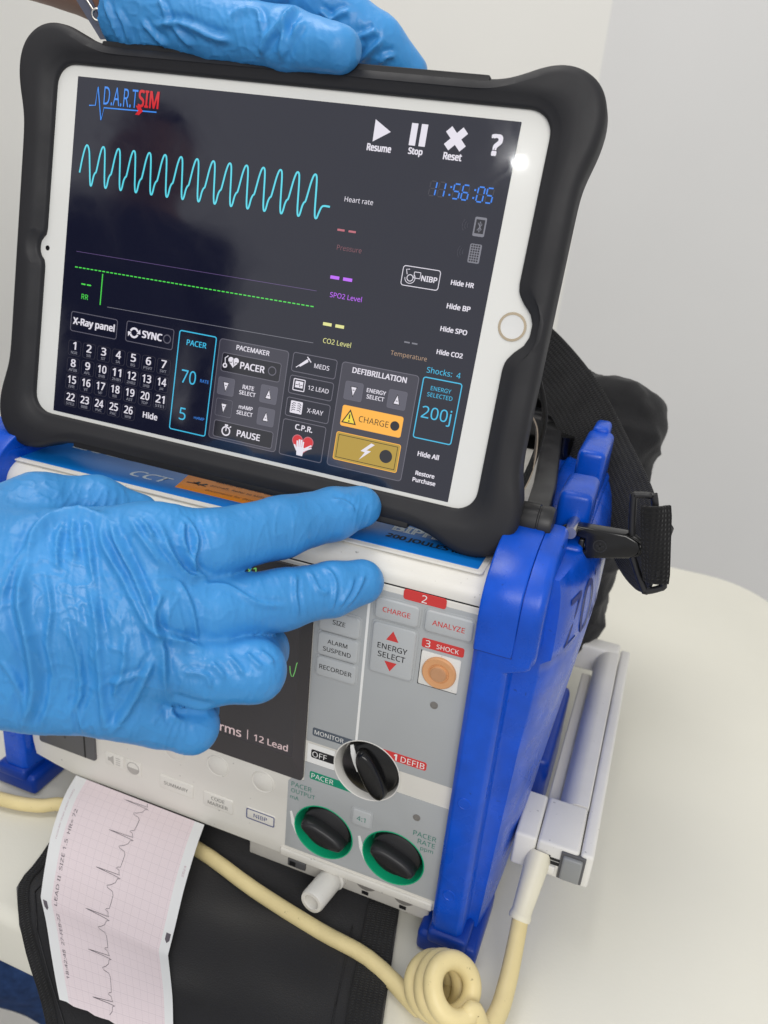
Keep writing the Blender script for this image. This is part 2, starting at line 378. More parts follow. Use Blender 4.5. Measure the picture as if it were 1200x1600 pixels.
# ------------------------------------------------------------------ setting: walls, floor, table
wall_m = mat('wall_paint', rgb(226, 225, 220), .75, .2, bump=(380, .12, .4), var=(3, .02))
wall_m2 = mat('side_wall_shaded', rgb(215, 215, 214), .75, .2, bump=(380, .12, .4), var=(3, .02))  # darker copy of the wall paint, its shade put into the colour
floor_m = mat('floor_vinyl', rgb(206, 204, 200), .5, .3, var=(8, .04))
def structure(o): o['kind'] = 'structure'; return o
XC = 5
structure(box('wall', -2400, XC, 905, 960, -742, 1900, wall_m, bev=0))
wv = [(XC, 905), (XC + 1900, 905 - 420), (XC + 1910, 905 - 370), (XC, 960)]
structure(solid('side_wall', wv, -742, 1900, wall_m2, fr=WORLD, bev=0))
structure(box('floor', -2400, 2200, -2600, 960, -780, -740, floor_m, bev=0))

table_m = mat('table_plastic', rgb(224, 222, 210), .5, .35, bump=(520, .2, .35), var=(6, .03), rvar=.08)
table = thing('table', 'cream plastic table with rounded corners under the monitor', 'table', (0, 230, -740))
tp = rr(-340, -74, 322, 527, 74, 10)
solid('tabletop', tp, -38, 0, table_m, table, bev=7, seg=5, both=True)
leg_m = mat('table_leg_steel', rgb(150, 150, 150), .4, .5)
for x, y in ((-270, 10), (-270, 450), (250, 10), (250, 450)):
    tube('leg', [(x, y, -738), (x, y, -35)], 13, leg_m, table, n=16, res=1)

# ------------------------------------------------------------------ monitor / defibrillator
dfb = thing('monitor_defibrillator', 'white and blue portable monitor defibrillator standing on the cream table', 'defibrillator', (0, 95, 0))
arc = [(12 - 12 * math.cos(t), 187.5 + 10.5 * math.sin(t)) for t in np.linspace(0, math.pi / 2, 9)]
prof = [(17, 16), (17, 186.5), (0.2, 187.2)] + arc[1:] + [(186, 198), (192, 192), (192, 16)]
solid('housing', prof, -117.5, 123.5, cream, dfb, SIDE, bev=1.2, seg=2, both=True, ang=50)
CUPS = [(81.3, 89.6, 15.9), (62.4, 44.3, 15.2), (98.8, 44.2, 15.2)]
holes = [circ(x, y, r, 48) for x, y, r in CUPS]
fas = [(-116, 34), (-114.5, 25), (-101, 22.3), (-89, 20.5), (121.5, 20.5), (123, 22), (123, 186.4), (-117, 186.4), (-117, 60)]
fascia = holed('front_fascia', fas, holes, -17, 0, cream, dfb, FRONT, bev=.6)
box('seam', -117.2, 123.2, 0.5, 4, 186.3, 187.3, black_i, dfb, bev=0)
# grey keypad, upper and lower part with the white band between
def arc_pts(a0, a1, n=24): return [(81.3 + 15.9 * math.cos(math.radians(t)), 89.6 + 15.9 * math.sin(math.radians(t))) for t in np.linspace(a0, a1, n)]
gu = [(50.4, 95.6)] + arc_pts(157.8, 22.2) + [(121.8, 95.6), (121.8, 183.6), (50.4, 183.6)]
holed('keypad', gu, [], 0, .35, grey_p, dfb, FRONT, bev=.1)
gl = [(50.4, 71.5), (50.4, 83.3)] + arc_pts(203.3, 336.7) + [(121.8, 83.3), (121.8, 27.2), (42.2, 27.2), (42.2, 68.5), (44.5, 71.5)]
holed('keypad', gl, holes[1:], 0, .35, grey_p, dfb, FRONT, bev=.1)
plate('keypad_line', rr(74.4, 104.5, 75.6, 180.5, .3), .47, white_i, dfb, FRONT)
box('fascia_lip', 40, 121, -1.4, 2, 20.8, 25.4, cream, dfb, bev=.8)

def button(x0, y0, x1, y1, m=grey_b, h=1.1, r=1.8, lines=(), ink=black_i, size=2.2, base=.35, name='button', rim=True):
    cxx = (x0 + x1) / 2
    if rim: solid('button_surround', rr(x0 - .9, y0 - .9, x1 + .9, y1 + .9, r + .7), base, base + .35, grey_p if m is grey_b else m, dfb, FRONT, bev=.3)
    b = solid(name, rr(x0, y0, x1, y1, r), base, base + h, m, dfb, FRONT, bev=.75, seg=3)
    for s, yy, wd in lines: text(s, cxx, yy, wd, base + h + .06, ink, b, FRONT, bold=.006)
    return b
def sign(pts, m, s, tx, ty, wd, ink=white_i, w=.47, bold=.0, rot=0, name='keypad_sign'):
    b = solid(name, pts, .2, w, m, dfb, FRONT, bev=.08, seg=1)
    if s: text(s, tx, ty, wd, w + .06, ink, b, FRONT, bold=bold)
    return b
b2 = sign(rr(89.5, 182.2, 107.9, 187.0, 1.2), red_i, '2', 98.6, 184.5, 2.3)
button(78, 170.6, 97.3, 180.4, lines=(('CHARGE', 175.6, 12.2),), ink=red_i)
button(100, 170.6, 120.5, 180.6, lines=(('ANALYZE', 175.6, 13.8),), ink=red_i)
be = button(77.8, 144, 97.3, 168.8, lines=(('ENERGY', 158.1, 13.4), ('SELECT', 154.0, 12.4)))
plates('arrow', [[(84.4, 161.6), (90, 161.6), (87.2, 166.4)], [(84.6, 151.2), (90.2, 151.2), (87.4, 146.6)]], 1.52, red_i, be, FRONT)
b3 = sign(rr(99.7, 162.3, 118, 166.8, 1.0), red_i, 'SHOCK', 111, 164.4, 9.6)
text('3', 102.4, 164.5, 2.1, .54, white_i, b3, FRONT)
sq = solid('shock_frame', rr(100.2, 144.5, 117.4, 160.8, .8), .2, .8, white_p, dfb, FRONT, bev=.2)
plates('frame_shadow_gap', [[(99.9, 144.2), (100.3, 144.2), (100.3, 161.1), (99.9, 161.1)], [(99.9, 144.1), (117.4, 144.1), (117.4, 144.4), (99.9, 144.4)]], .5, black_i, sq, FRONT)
orange_b = mat('shock_button_amber', rgb(214, 158, 110), .4, .4, bump=(1500, .1, .2)); amber_d = mat('shock_button_lens', rgb(190, 142, 104), .25, .5)
sb = lathe('shock_button', [(7.4, 0), (7.4, 1.0), (6.9, 1.5), (4.6, 1.3), (4.2, .9), (3.9, .9), (3.6, 1.9), (2.6, 2.0), (2.5, 1.7), (.01, 1.8)], (108.9, -.8, 152.6), (0, -1, 0), orange_b, dfb, closed=False)
lathe('lens', [(3.4, 2.0), (3.2, 2.25), (2.4, 2.35), (.01, 2.1)], (108.9, -.8, 152.6), (0, -1, 0), amber_d, sb, closed=False)
button(53, 157.2, 72.1, 167.6, lines=(('SIZE', 162.9, 5.9),))
button(53, 144.8, 72.1, 156.2, lines=(('ALARM', 152.6, 9.4), ('SUSPEND', 148.5, 13.2)))
button(53, 133.8, 72.1, 143.8, lines=(('RECORDER', 138.9, 15.6),))
for x, z in ((108.5, 135.6), (107.6, 73)):
    s_ = lathe('keypad_lamp', [(1.75, 0), (1.75, .35), (1.3, .38), (1.25, .15), (.01, .15)], (x, -.3, z), (0, -1, 0), grey_i, dfb, n=20, closed=False)
# selector signs
sign([(53.2, 100.2), (53.2, 103.6), (53.8, 104.2), (74.4, 104.2), (71.2, 102), (68.9, 99.6), (53.8, 99.6)], dkgrey_i, 'MONITOR', 61.6, 101.9, 14.6)
plate('off_backing', rr(51.2, 83.5, 65.3, 94.6, .4), .3, white_i, dfb, FRONT)
sign(rr(53.2, 86.9, 65.2, 91.6, .9), black_i, 'OFF', 57.6, 89.2, 7.4)
sign([(53.2, 74.8), (53.2, 78.2), (53.8, 78.8), (69.2, 78.8), (71.8, 76.2), (76, 74.2), (53.8, 74.2)], green_i, 'PACER', 59.9, 76.5, 11.4)
d1 = sign([(93.4, 100.2), (90.6, 102.8), (86.9, 104.7), (108.2, 104.7), (108.9, 104), (108.9, 100.9), (108.2, 100.2)], red_i, 'DEFIB', 102.4, 102.4, 11.2)
text('1', 94.2, 102.5, 1.6, .54, white_i, d1, FRONT, bold=.03)
# big rotary selector in its white recess
def cup(name, x, z, r, m, depth, rim=None):
    c = lathe(name, [(r + .5, -.45), (r + .3, -.7), (r - .1, -.5), (r - .5, 1), (r - 1.6, depth), (.01, depth)], (x, 0, z), (0, 1, 0), m, dfb, n=64, closed=False)
    return c
kn = cup('selector_recess', 81.3, 89.6, 16, white_p, 9)
def grip(name, cx, cz, L, Wd, w0, w1, angd, m, parent, taper=.75):
    """rounded grip bar of a rotary knob"""
    bm = bmesh.new(); c, s = math.cos(math.radians(angd)), math.sin(math.radians(angd)); n = 28; rings = []
    for w, k in ((w0, 1.0), (w0 + (w1 - w0) * .5, .97), (w1 - 2.2, .93), (w1 - .8, .86), (w1 - .15, .72), (w1, .45)):
        rg = []
        for i in range(n):
            t = 2 * math.pi * i / n; ct, st = math.cos(t), math.sin(t)
            a = math.copysign(abs(ct) ** .75, ct) * L / 2 * (1 - (1 - k) * .5); b = math.copysign(abs(st) ** .9, st) * Wd / 2 * k * (1 - .35 * abs(ct) ** 2 * (1 - taper))
            rg.append(bm.verts.new((cx + c * a - s * b, cz + s * a + c * b, w)))
        rings.append(rg)
    for A, B in zip(rings, rings[1:]):
        for i in range(n): bm.faces.new((A[i], A[(i + 1) % n], B[(i + 1) % n], B[i]))
    bm.faces.new(rings[-1])
    return from_bm(name, bm, m, parent, FRONT, 60)
ks = lathe('selector_knob', [(14.2, -8.8), (14.4, -2.6), (13.9, -.9), (12.8, -.2), (.01, -.2)], (82.5, 0, 90.1), (0, -1, 0), blk_gl, dfb, n=56, closed=False)
grip('grip', 84.2, 89.6, 26.5, 10.5, -.6, 5.0, 119, blk_gl, ks)
mk = [(72.2, 100.6), (73.6, 101.4), (75.2, 96.8), (77.6, 92.2), (79.9, 88.4), (76.6, 87.0), (74.3, 91.6), (72.8, 96)]
solid('pointer_mark', mk, -.4, .25, white_i, ks, FRONT, bev=.1)
for x, z in ((62.4, 44.3), (98.8, 44.2)):
    cup('pacer_recess', x, z, 15.2, green_cup, 9)
    k_ = lathe('pacer_knob', [(12.6, -9), (12.8, -3), (12.2, -1.2), (10.8, -.4), (.01, -.2)], (x + .6, 0, z + .6), (0, -1, 0), blk, dfb, n=56, closed=False)
    grip('grip', x + .6, z + .8, 24.5, 9.5, -.6, 5.5, 160, blk, k_)
    plate('level_wedge', [(x - 18.4, z + 6), (x - 17.2, z - 1), (x - 14.2, z - 7.5), (x - 15.6, z + 1.5), (x - 17.3, z + 6.6)], .5, white_i, dfb, FRONT)
button(76.5, 56.8, 86.1, 66.2, lines=(('4:1', 61.4, 4.4),), ink=teal_i, r=1.2, h=.7)
for s, x, z, wd in (('PACER', 49.4, 67.5, 10.8), ('OUTPUT', 50.4, 63.6, 12.8), ('mA', 46.0, 59.5, 4.6), ('PACER', 112.6, 64, 11.2), ('RATE', 113.8, 60, 8.4), ('ppm', 114.4, 55.8, 6.2)):
    text(s, x, z, wd, .5, teal_i, dfb, FRONT)
# soft keys on the cream lower panel
for x, z, rr_ in ((2.8, 61.8, 5.8), (28.4, 61.8, 5.8), (-22.8, 61.8, 5.8), (-48.4, 61.8, 5.8)):
    lathe('soft_key', [(rr_ + .6, 0), (rr_ + .2, .45), (rr_ - .3, .25), (rr_ - .8, .55), (.01, .75)], (x, 0, z), (0, -1, 0), cream, dfb, n=36, closed=False)
bs = button(-32, 34.6, -11.4, 43.2, m=cream, h=.6, base=0, r=1, rim=False, lines=(('SUMMARY', 39, 14.6),), ink=grey_i)
bc = button(-5.4, 33.8, 12.2, 42.9, m=cream, h=.6, base=0, r=1, rim=False, lines=(('CODE', 40.4, 7.8), ('MARKER', 37, 11.8)), ink=grey_i)
bn = button(19.8, 35.8, 36.2, 42.8, m=cream, h=.6, base=0, r=1, rim=False, lines=(('NIBP', 39.2, 7.6),), ink=navy_i)
flat('button_border', outline_ring(rr(20, 36, 36, 42.6, .9), .55), .72, navy_i, bn, FRONT)
ic = solid('volume_key', rr(-66.5, 37, -54.5, 45, 1), 0, .5, cream, dfb, FRONT, bev=.3)
flat('icon', merge(pv([(-64.5, 40), (-63, 40), (-60.8, 38), (-60.8, 44.2), (-63, 42.3), (-64.5, 42.3)]), *[stroke([(-59.4, 39 + i * 1.4), (-56.6, 39 + i * 1.4)], .45) for i in range(4)]), .56, fade_i, ic, FRONT)
ic = solid('contrast_key', rr(-53, 36, -43.5, 45, 1), 0, .5, cream, dfb, FRONT, bev=.3)
flat('icon', merge(ring2(-48.4, 40.6, 3.4, 3.9, 28), pv([(-48.4 + 3.5 * math.cos(t), 40.6 + 3.5 * math.sin(t)) for t in np.linspace(math.pi, 2 * math.pi, 16)])), .56, fade_i, ic, FRONT)
# printer door on the left
door_m = mat('printer_door', rgb(86, 86, 88), .4, .45, bump=(2200, .1, .1))
pdoor = solid('printer_door', rr(-110, 36.3, -72.2, 112, 1.5), -1, 1.4, door_m, dfb, FRONT, bev=.6)
plates('door_groove', [rr(-79.3, 36.6, -78.3, 108, .3), rr(-92, 45, -91.3, 108, .3)], 1.5, black_i, pdoor, FRONT)

# display: dark sloped bezel, glass, green traces
scr_m = mat('display_glass', rgb(46, 44, 46), .16, .5, emit=rgb(30, 28, 30), emit_s=.6, rvar=.04)
bez_m = mat('display_bezel', rgb(58, 55, 56), .3, .5, bump=(2500, .08, .1))
dgreen = mat('display_green', rgb(20, 40, 20), .3, .4, emit=rgb(120, 200, 110), emit_s=.75); dwhite = mat('display_white', rgb(40, 40, 40), .3, .4, emit=rgb(225, 198, 198), emit_s=.72)
o_, i_ = rr(-70, 71.9, 50, 184.6, 2), rr(-61, 83.0, 43.6, 178, 1)
n_ = len(o_); V = [(x, y, 1.5) for x, y in o_] + [(x, y, .45) for x, y in i_] + [(x, y, 0) for x, y in o_]
F = [(i, (i + 1) % n_, n_ + (i + 1) % n_, n_ + i) for i in range(n_)] + [(2 * n_ + i, 2 * n_ + (i + 1) % n_, (i + 1) % n_, i) for i in range(n_)]
dbz = build('display_bezel', V, F, bez_m, dfb, FRONT, 30)
dsp = plate('display', rr(-62, 82, 44.6, 179, 1), .42, scr_m, dfb, FRONT)
text('Alarms', 4.6, 87.2, 22.6, .5, dwhite, dsp, FRONT, bold=.012); text('12 Lead', 32, 87.4, 18.2, .5, dwhite, dsp, FRONT, bold=.012)
plate('lettering', rr(19.1, 84.8, 19.6, 90.4, .1), .5, dwhite, dsp, FRONT)
text('ECG  x1', 12.6, 176.6, 17.6, .5, dgreen, dsp, FRONT, bold=.005)
xs = np.linspace(-58, 45, 420)
def ecg(x):
    p = (x + 3.5) % 21.0; return 129.5 + 3.0 * math.exp(-((p - 8) / 1.6) ** 2) + (2.6 * math.exp(-((p - 12.2) / .9) ** 2)) - 1.2 * math.exp(-((p - 14) / .8) ** 2) + 2.9 * math.exp(-((p - 16.6) / 1.1) ** 2)
flat('trace', stroke([(x, ecg(x)) for x in xs if x < 30], .4), .5, dgreen, dsp, FRONT)
flat('trace', stroke([(39.9, 133.4), (40.3, 130), (41, 128.2), (41.8, 128.4), (42.6, 131.5), (43.2, 135.6), (43.6, 136.4)], .4), .5, dgreen, dsp, FRONT)

# top label strip
lab_m = mat('label_blue', rgb(10, 112, 196), .35, .45, var=(20, .03)); org_m = mat('label_orange', rgb(244, 146, 22), .45, .4); lab_w = mat('label_white_ink', rgb(206, 222, 236), .45, .3)
solid('label_frame', rr(-121 + 3, 6.5, 119.2, 78, 1.5), 197.8, 198.45, cream, dfb, TOP, bev=.25)
lab = solid('top_label', rr(-116.4, 9.6, 116.6, 76, .8), 198.2, 198.7, lab_m, dfb, TOP, bev=.1)
text('CCT', -49.5, 22.2, 20.5, 198.78, lab_w, lab, TOP, bold=.012, italic=.25, height=7.2); text('M Series', -58, 38.2, 30, 198.78, lab_w, lab, TOP, italic=.15)
text('ZOLL', -88, 43.5, 37, 198.78, lab_w, lab, TOP, bold=.035, height=18)
text('200 JOULES MAX', 93, 20.6, 41, 198.78, black_i, lab, TOP, bold=.03); text('BIPHASIC', 92.5, 30.4, 40, 198.78, lab_w, lab, TOP, bold=.035)
stk = solid('warning_sticker', [(-36.6, 36), (-32.6, 17.6), (21.5, 17.6), (22, 36)], 198.5, 198.85, org_m, lab, TOP, bev=.1)
text('aircraft. Refer to Military', -3.2, 27.8, 33, 198.92, black_i, stk, TOP); text('documents for details', -4.8, 22.1, 28, 198.92, black_i, stk, TOP); text('WARNING: not for use in', -3, 33.4, 34, 198.92, black_i, stk, TOP)
flat('icon', merge(pv([(-31.5, 25.2), (-26, 25.8), (-20.8, 25), (-20.8, 25.6), (-25, 27), (-31.5, 26.2)]), pv([(-28.5, 26), (-27, 29.2), (-25.4, 28.6), (-26, 26)]), pv([(-24.8, 26.4), (-22.4, 28.8), (-21.2, 28), (-22.6, 26)]), stroke([(-29, 27.6), (-24, 24.6)], .5)), 198.92, black_i, stk, TOP)

# connector strip under the front edge
strip_m = mat('connector_strip', rgb(196, 193, 186), .5, .4, bump=(1500, .2, .2), var=(120, .05))
cs = box('connector_strip', 20, 119, 3.5, 16, 8.6, 20, strip_m, dfb, bev=1)
for x in (86, 106): 
    lathe('port_arc', [(6.2, 0), (6.2, .5), (5.4, .55), (.01, .4)], (x, 3.5, 20.0), (0, -1, 0), grey_i, cs, n=28, closed=False)
    plate('port_mark', rr(x - 2, 10.5, x + 1.6, 12.8, .4), -3.3, black_i, cs, FRONT)
box('port_latch', 43, 53, 2.2, 5, 11.5, 16.5, door_m, cs, bev=.7)
plate('latch_mark', rr(44.2, 12.4, 47.6, 15.4, .4), -2.1, black_i, cs, FRONT)
lathe('connector_socket', [(7.0, -2), (7.0, 3), (6.2, 3.6), (6.2, 20), (5.7, 21.2), (4.1, 21.2), (3.7, 20.4), (3.6, 12), (.01, 12)], (68.4, 5, 14.5), (-.16, -1, .02), white_p, dfb, n=40, closed=False)
box('base_plate', -100, 108, 14, 185, 9, 17, strip_m, dfb, bev=1.5)

# blue side guards
blue_mark = mat('groove_blue', rgb(22, 44, 120), .5, .3)
GZ = [8, 20, 45, 75, 105, 135, 158, 172, 186, 197, 203]; GB = [146.5, 148, 150.4, 153, 156, 159, 161.2, 161.8, 161, 158.5, 154]
_gz = catmull(np.c_[GZ, GB].astype(float), 8)
def guard_b(z): return np.interp(z, _gz[:, 0], _gz[:, 1])
_ky = catmull(np.array([(6.5, .33), (16, .56), (38, .87), (62, 1.0), (105, .985), (150, .78), (178, .4)]), 8)
def guard_x(y, z, x0=139.8): return x0 + (guard_b(z) - x0) * np.interp(y, _ky[:, 0], _ky[:, 1])
def guard(fr, parent, label):
    g = None; zs = [8, 14, 20, 32, 45, 60, 75, 90, 105, 120, 135, 147, 158, 164, 167.5, 172, 179, 186, 192, 197, 200.5, 203]
    V, F = [], []; n = None; ys = [7.4, 9, 11, 14, 18, 23, 29, 36, 44, 53, 62, 76, 90, 105, 120, 135, 150, 162, 172, 178]
    for z in zs:
        up = z >= 167; e = 8.5 if up else 0
        dn = max(0, 20 - z) * .25 + (1.0 + np.interp(z, [187, 192.5, 198, 203], [0, .6, 2.7, 7.2]) if z > 180 else 0)
        ps = [(121.5, 8), (122.3, -4.6 + dn), (124.5, -6.6 + dn), (135.2 + e, -6.6 + dn), (137.2 + e, -4.4 + dn), (137.5 + e * .97, 5.2 + dn * .2), (138.6 + e * .93, 7.2)] + [(float(guard_x(y, z, 139.8 + e * .8)), y) for y in ys] + [(138, 188), (130, 192), (121.5, 190)]
        n = len(ps); V += [(x, y, z) for x, y in ps]
    for i in range(len(zs) - 1):
        for k in range(n):
            q = (k + 1) % n; F.append((i * n + k, i * n + q, (i + 1) * n + q, (i + 1) * n + k))
    F.append(tuple(range(n - 1, -1, -1))); F.append(tuple((len(zs) - 1) * n + k for k in range(n)))
    me_o = build('side_guard', V, F, blue_p, parent, fr, 30)
    me = me_o.data; bm = bmesh.new(); bm.from_mesh(me)
    ed = [e for e in bm.edges if len(e.link_faces) == 2 and e.calc_face_angle(0) > math.radians(24) and min(v.co.y for v in e.verts) < .004]
    bmesh.ops.bevel(bm, geom=ed, offset=.0013, segments=3, affect='EDGES', profile=.5, clamp_overlap=True); bmesh.ops.recalc_face_normals(bm, faces=bm.faces); bm.to_mesh(me); bm.free(); smooth(me, 60)
    if label: me_o['label'] = label
    out = [(-6.9, 172.6), (-6.9, 190), (-5.9, 195), (-2.5, 200.5), (4, 206.2), (13, 210.5), (24, 213.2), (38, 214), (40, 172.6)]
    S2 = fr @ SIDE
    out = [(-6.9, 172.6)] + [tuple(p) for p in catmull(np.array([(-6.9, 178), (-6.9, 187), (-6.3, 192.5), (-4.2, 198), (0, 203), (6, 207.2), (14, 210.6), (25, 213)]), 4)] + [(38, 214), (40, 172.6)]
    out = [(y - (.9 if y < 39 else 0), z) for y, z in out]
    solid('guard_cap', out, 122.4, 138.2, blue_p, me_o, S2, bev=.8, seg=2, both=True, ang=50)
    sh = [(y + 1.1, z - (.6 if z > 180 else 3.4)) for y, z in out]
    box('cap_seam', 122.6, 138.1, -6.75, -3, 171.7, 172.7, blue_mark, me_o, fr, bev=0)
    solid('guard_shoulder', sh, 138.5, 147.2, blue_p, me_o, S2, bev=3.4, seg=5, both=False, ang=60)
    for zz in (95, 41): lathe('boss', [(3.2, -.2), (3.0, .22), (2.5, .3), (2.3, .12), (.01, .1)], (129, -6.6, zz), (0, -1, 0), blue_p, me_o, n=24, fr=fr, closed=False)
    box('foot', 116.6, 146, -6.5, 34, .2, 12.5, blue_d, me_o, fr, bev=2.6)
    box('foot', 121.5, 141, -8.0, 26, 9, 17, blue_d, me_o, fr, bev=2.2)
    box('foot', 116.6, 146, 150, 188, .2, 12.5, blue_d, me_o, fr, bev=2.6)
    box('rear_guard', 138, 156.5, 88, 168, 2, 56, blue_d, me_o, fr, bev=4)
    box('guard_rail', 127, 153.5, 39, 190, 192, 205, blue_p, me_o, fr, bev=2.5)
    box('strap_post', 138.5, 153, 50, 80, 203, 224.5, blue_p, me_o, fr, bev=3.2, seg=4)
    hk = box('strap_post', 138.5, 152, 100, 143, 203, 229, blue_p, me_o, fr, bev=3.2, seg=4)
    box('strap_post', 140.5, 149, 138, 156, 203, 231.5, blue_p, me_o, fr, bev=2.6, seg=4)
    tube('strap_pin', [(147.3, 37, 211.4), (147.3, 146, 214.5)], 2.6, steel, me_o, n=16, res=1, fr=fr)
    return me_o
GR = guard(WORLD, dfb, 'blue guard on the right side'); GL = guard(MIRROR, dfb, 'blue guard on the left side')
def side_map(P):   # lay the moulded letters, flat and dark to imitate groove shade, on the bulging side
    return np.c_[guard_x(P[:, 0], P[:, 1], 139.8 + np.where(P[:, 1] > 167, 6.8, 0)) + .3, P[:, 0], P[:, 1]]
text('ZOLL', 46, 179, 58, 0, blue_mark, GR, bold=0, height=25, mapf=side_map, name='groove_shade_lettering')
# carry handle
bar = [(126.5, 42), (137, 42), (134, 80), (119.5, 190), (108.5, 190), (123, 80)]
ch = solid('carry_handle', bar, 207.5, 216.5, blk, dfb, TOP, bev=1.6, seg=3, both=True)
for s in (1, -1):
    X = lambda x: x if s > 0 else 5 - x
    lathe('handle_pivot', [(.01, 0), (5.6, 0), (7.4, 1.2), (7.8, 2.6), (7.8, 9.6), (7.3, 9.9), (7.3, 10.4), (7.8, 10.7), (7.8, 14.6), (7.0, 16), (.01, 16.4)], (X(124), 36, 213.4), (s, 0, 0), blk, ch, n=36, closed=False)
    tube('handle_post', [(X(124), 166, 198), (X(124), 166, 216)], 5.5, blk_gl, ch, n=20, res=1)
box('carry_handle_bar', -113, 120, 186, 203, 205, 221, blk, dfb, bev=5, seg=4)
solid('carry_handle', [(5 - x, y) for x, y in bar][::-1], 207.5, 216.5, blk, dfb, TOP, bev=1.6, seg=3, both=True)
box('top_recess', -116, 121, 80, 182, 197.6, 199.4, strip_m, dfb, bev=.6)
# ------------------------------------------------------------------ tablet in its rubber case
tab = thing('tablet', 'white tablet in a black rubber case showing a patient simulator screen', 'tablet', (0, 16, 199))
def sym(pts): return pts
corner = [(124.6, 46), (124.8, 54), (126.2, 60), (128.0, 66), (129.2, 73), (129.0, 80), (126.8, 86.5), (122.4, 91.5), (116, 94.3), (109.5, 94.8), (103, 93.4), (96.5, 90.4), (90.5, 88.2), (84, 87.4)]
def quad(c): return [(x, y) for x, y in c] + [(-x, y) for x, y in c[::-1]] + [(-x, -y) for x, y in c] + [(x, -y) for x, y in c[::-1]]
outer = quad(corner)
hb = [(110, 16.5), (110.6, 13), (113, 9.5), (116.4, 6.2), (118, 2.5), (118, -2.5), (116.4, -6.2), (113, -9.5), (110.6, -13), (110, -16.5)]
cl = [(-108.8, -8), (-109.4, -5.5), (-111.6, -3.2), (-112.2, 0), (-111.6, 3.2), (-109.4, 5.5), (-108.8, 8)]
base_r = rr(-108.8, -75.6, 110.2, 78.4, 9, 6)     # counter-clockwise from upper right
top_right, top_left, bot_left, bot_right = base_r[0:7], base_r[7:14], base_r[14:21], base_r[21:28]
inner = top_right + top_left + cl[::-1] + bot_left + bot_right + hb[::-1]
def resample(P, n):
    P = np.array(P + [P[0]], float); L = np.r_[0, np.cumsum(np.linalg.norm(np.diff(P, axis=0), axis=1))]; t = np.linspace(0, L[-1], n, endpoint=False)
    return np.c_[np.interp(t, L, P[:, 0]), np.interp(t, L, P[:, 1])]
def by_angle(P, ang):
    """points of a star-shaped outline at given polar angles"""
    Q = resample(P, 3000); a = np.arctan2(Q[:, 1], Q[:, 0]); r = np.hypot(Q[:, 0], Q[:, 1]); o = np.argsort(a)
    rr_ = np.interp(ang, a[o], r[o], period=2 * math.pi); return np.c_[rr_ * np.cos(ang), rr_ * np.sin(ang)]
NA = 480
_q = resample(outer, 1400)
for _ in range(60): _q = (_q + .5 * (np.roll(_q, 1, 0) + np.roll(_q, -1, 0))) / 2
outer = [tuple(p) for p in _q]
ang = np.sort(np.arctan2(resample(outer, NA)[:, 1], resample(outer, NA)[:, 0]))
Po, Pi = by_angle(outer, ang), by_angle(inner, ang)
def mixp(t): return Po * (1 - t) + Pi * t
def inset(P, d):
    T = np.roll(P, -1, 0) - np.roll(P, 1, 0); T /= np.linalg.norm(T, axis=1)[:, None]; return P + np.c_[-T[:, 1], T[:, 0]] * d
rings = [(inset(Po, 5), -16.5), (inset(Po, 1.6), -15.6), (inset(Po, .3), -13.4), (Po, -11), (Po, -1), (inset(Po, .5), 1.4), (inset(Po, 1.8), 3.0), (inset(Po, 3.8), 3.7), (mixp(.5), 3.9), (inset(Pi, -4.6), 3.7), (inset(Pi, -4.0), 3.1), (inset(Pi, -1.2), 2.6), (inset(Pi, -.3), 2.0), (Pi, 1.2), (Pi, .05)]
V = np.concatenate([np.c_[p, np.full(NA, w)] for p, w in rings]); F = []
for i in range(len(rings) - 1):
    for k in range(NA):
        q = (k + 1) % NA; F.append((i * NA + k, i * NA + q, (i + 1) * NA + q, (i + 1) * NA + k))
F.append(tuple(range(NA - 1, -1, -1)))
case = build('case', V, F, rubber, tab, TAB, 50)
# slots in the case: top rail and bottom rail edges
solid('case_rail', rr(-86, 84.8, 84, 88.3, .8), -1, 2.4, rubber_d, case, TAB, bev=.5)
solid('case_rail', rr(-84, -88.6, 84, -84.6, .8), -1, 2.6, rubber_d, case, TAB, bev=.5)
bez = mat('tablet_white', rgb(226, 226, 222), .12, .5, coat=.3)
front = plate('front_glass', rr(-119.5, -84, 119.5, 84, 9), .04, bez, tab, TAB)
hbm = mat('home_button_white', rgb(222, 222, 220), .2, .5); gold = mat('home_ring_gold', (.62, .52, .38, 1), .22, .5, metal=1)
h_ = lathe('home_button', [(5.5, .05), (5.3, .16), (4.7, .2), (4.6, .1), (3, .02), (.01, -.02)], (110.4, .2, .08), (0, 0, 1), hbm, tab, fr=TAB, n=48, closed=False)
flat('touch_ring', ring2(110.4, .2, 4.6, 5.6, 48), .3, gold, h_, TAB)
flat('front_camera', pv(circ(-108.3, 0, 1.15, 20)), .1, blk_gl, tab, TAB)
flap_m = weave('case_strap_fabric', rgb(30, 30, 31), .9, 1.4, 1.4, .8, .4); leath = mat('strap_edge', rgb(150, 138, 124), .8, .2, var=(200, .2))
st_ = ribbon('hand_strap', [(117, -8, -17), (124, -22, -22), (127.5, -34, -27), (127.5, -46, -28), (125.5, -60, -24), (121.5, -72, -18)], (.2, 0, 1), 14, 1.6, flap_m, tab, fr=TAB)
ribbon('strap_lining', [(121, -30, -14), (126.0, -40, -22), (127.5, -56, -22), (124.5, -70, -17)], (.2, 0, 1), 7, .9, leath, st_, fr=TAB)

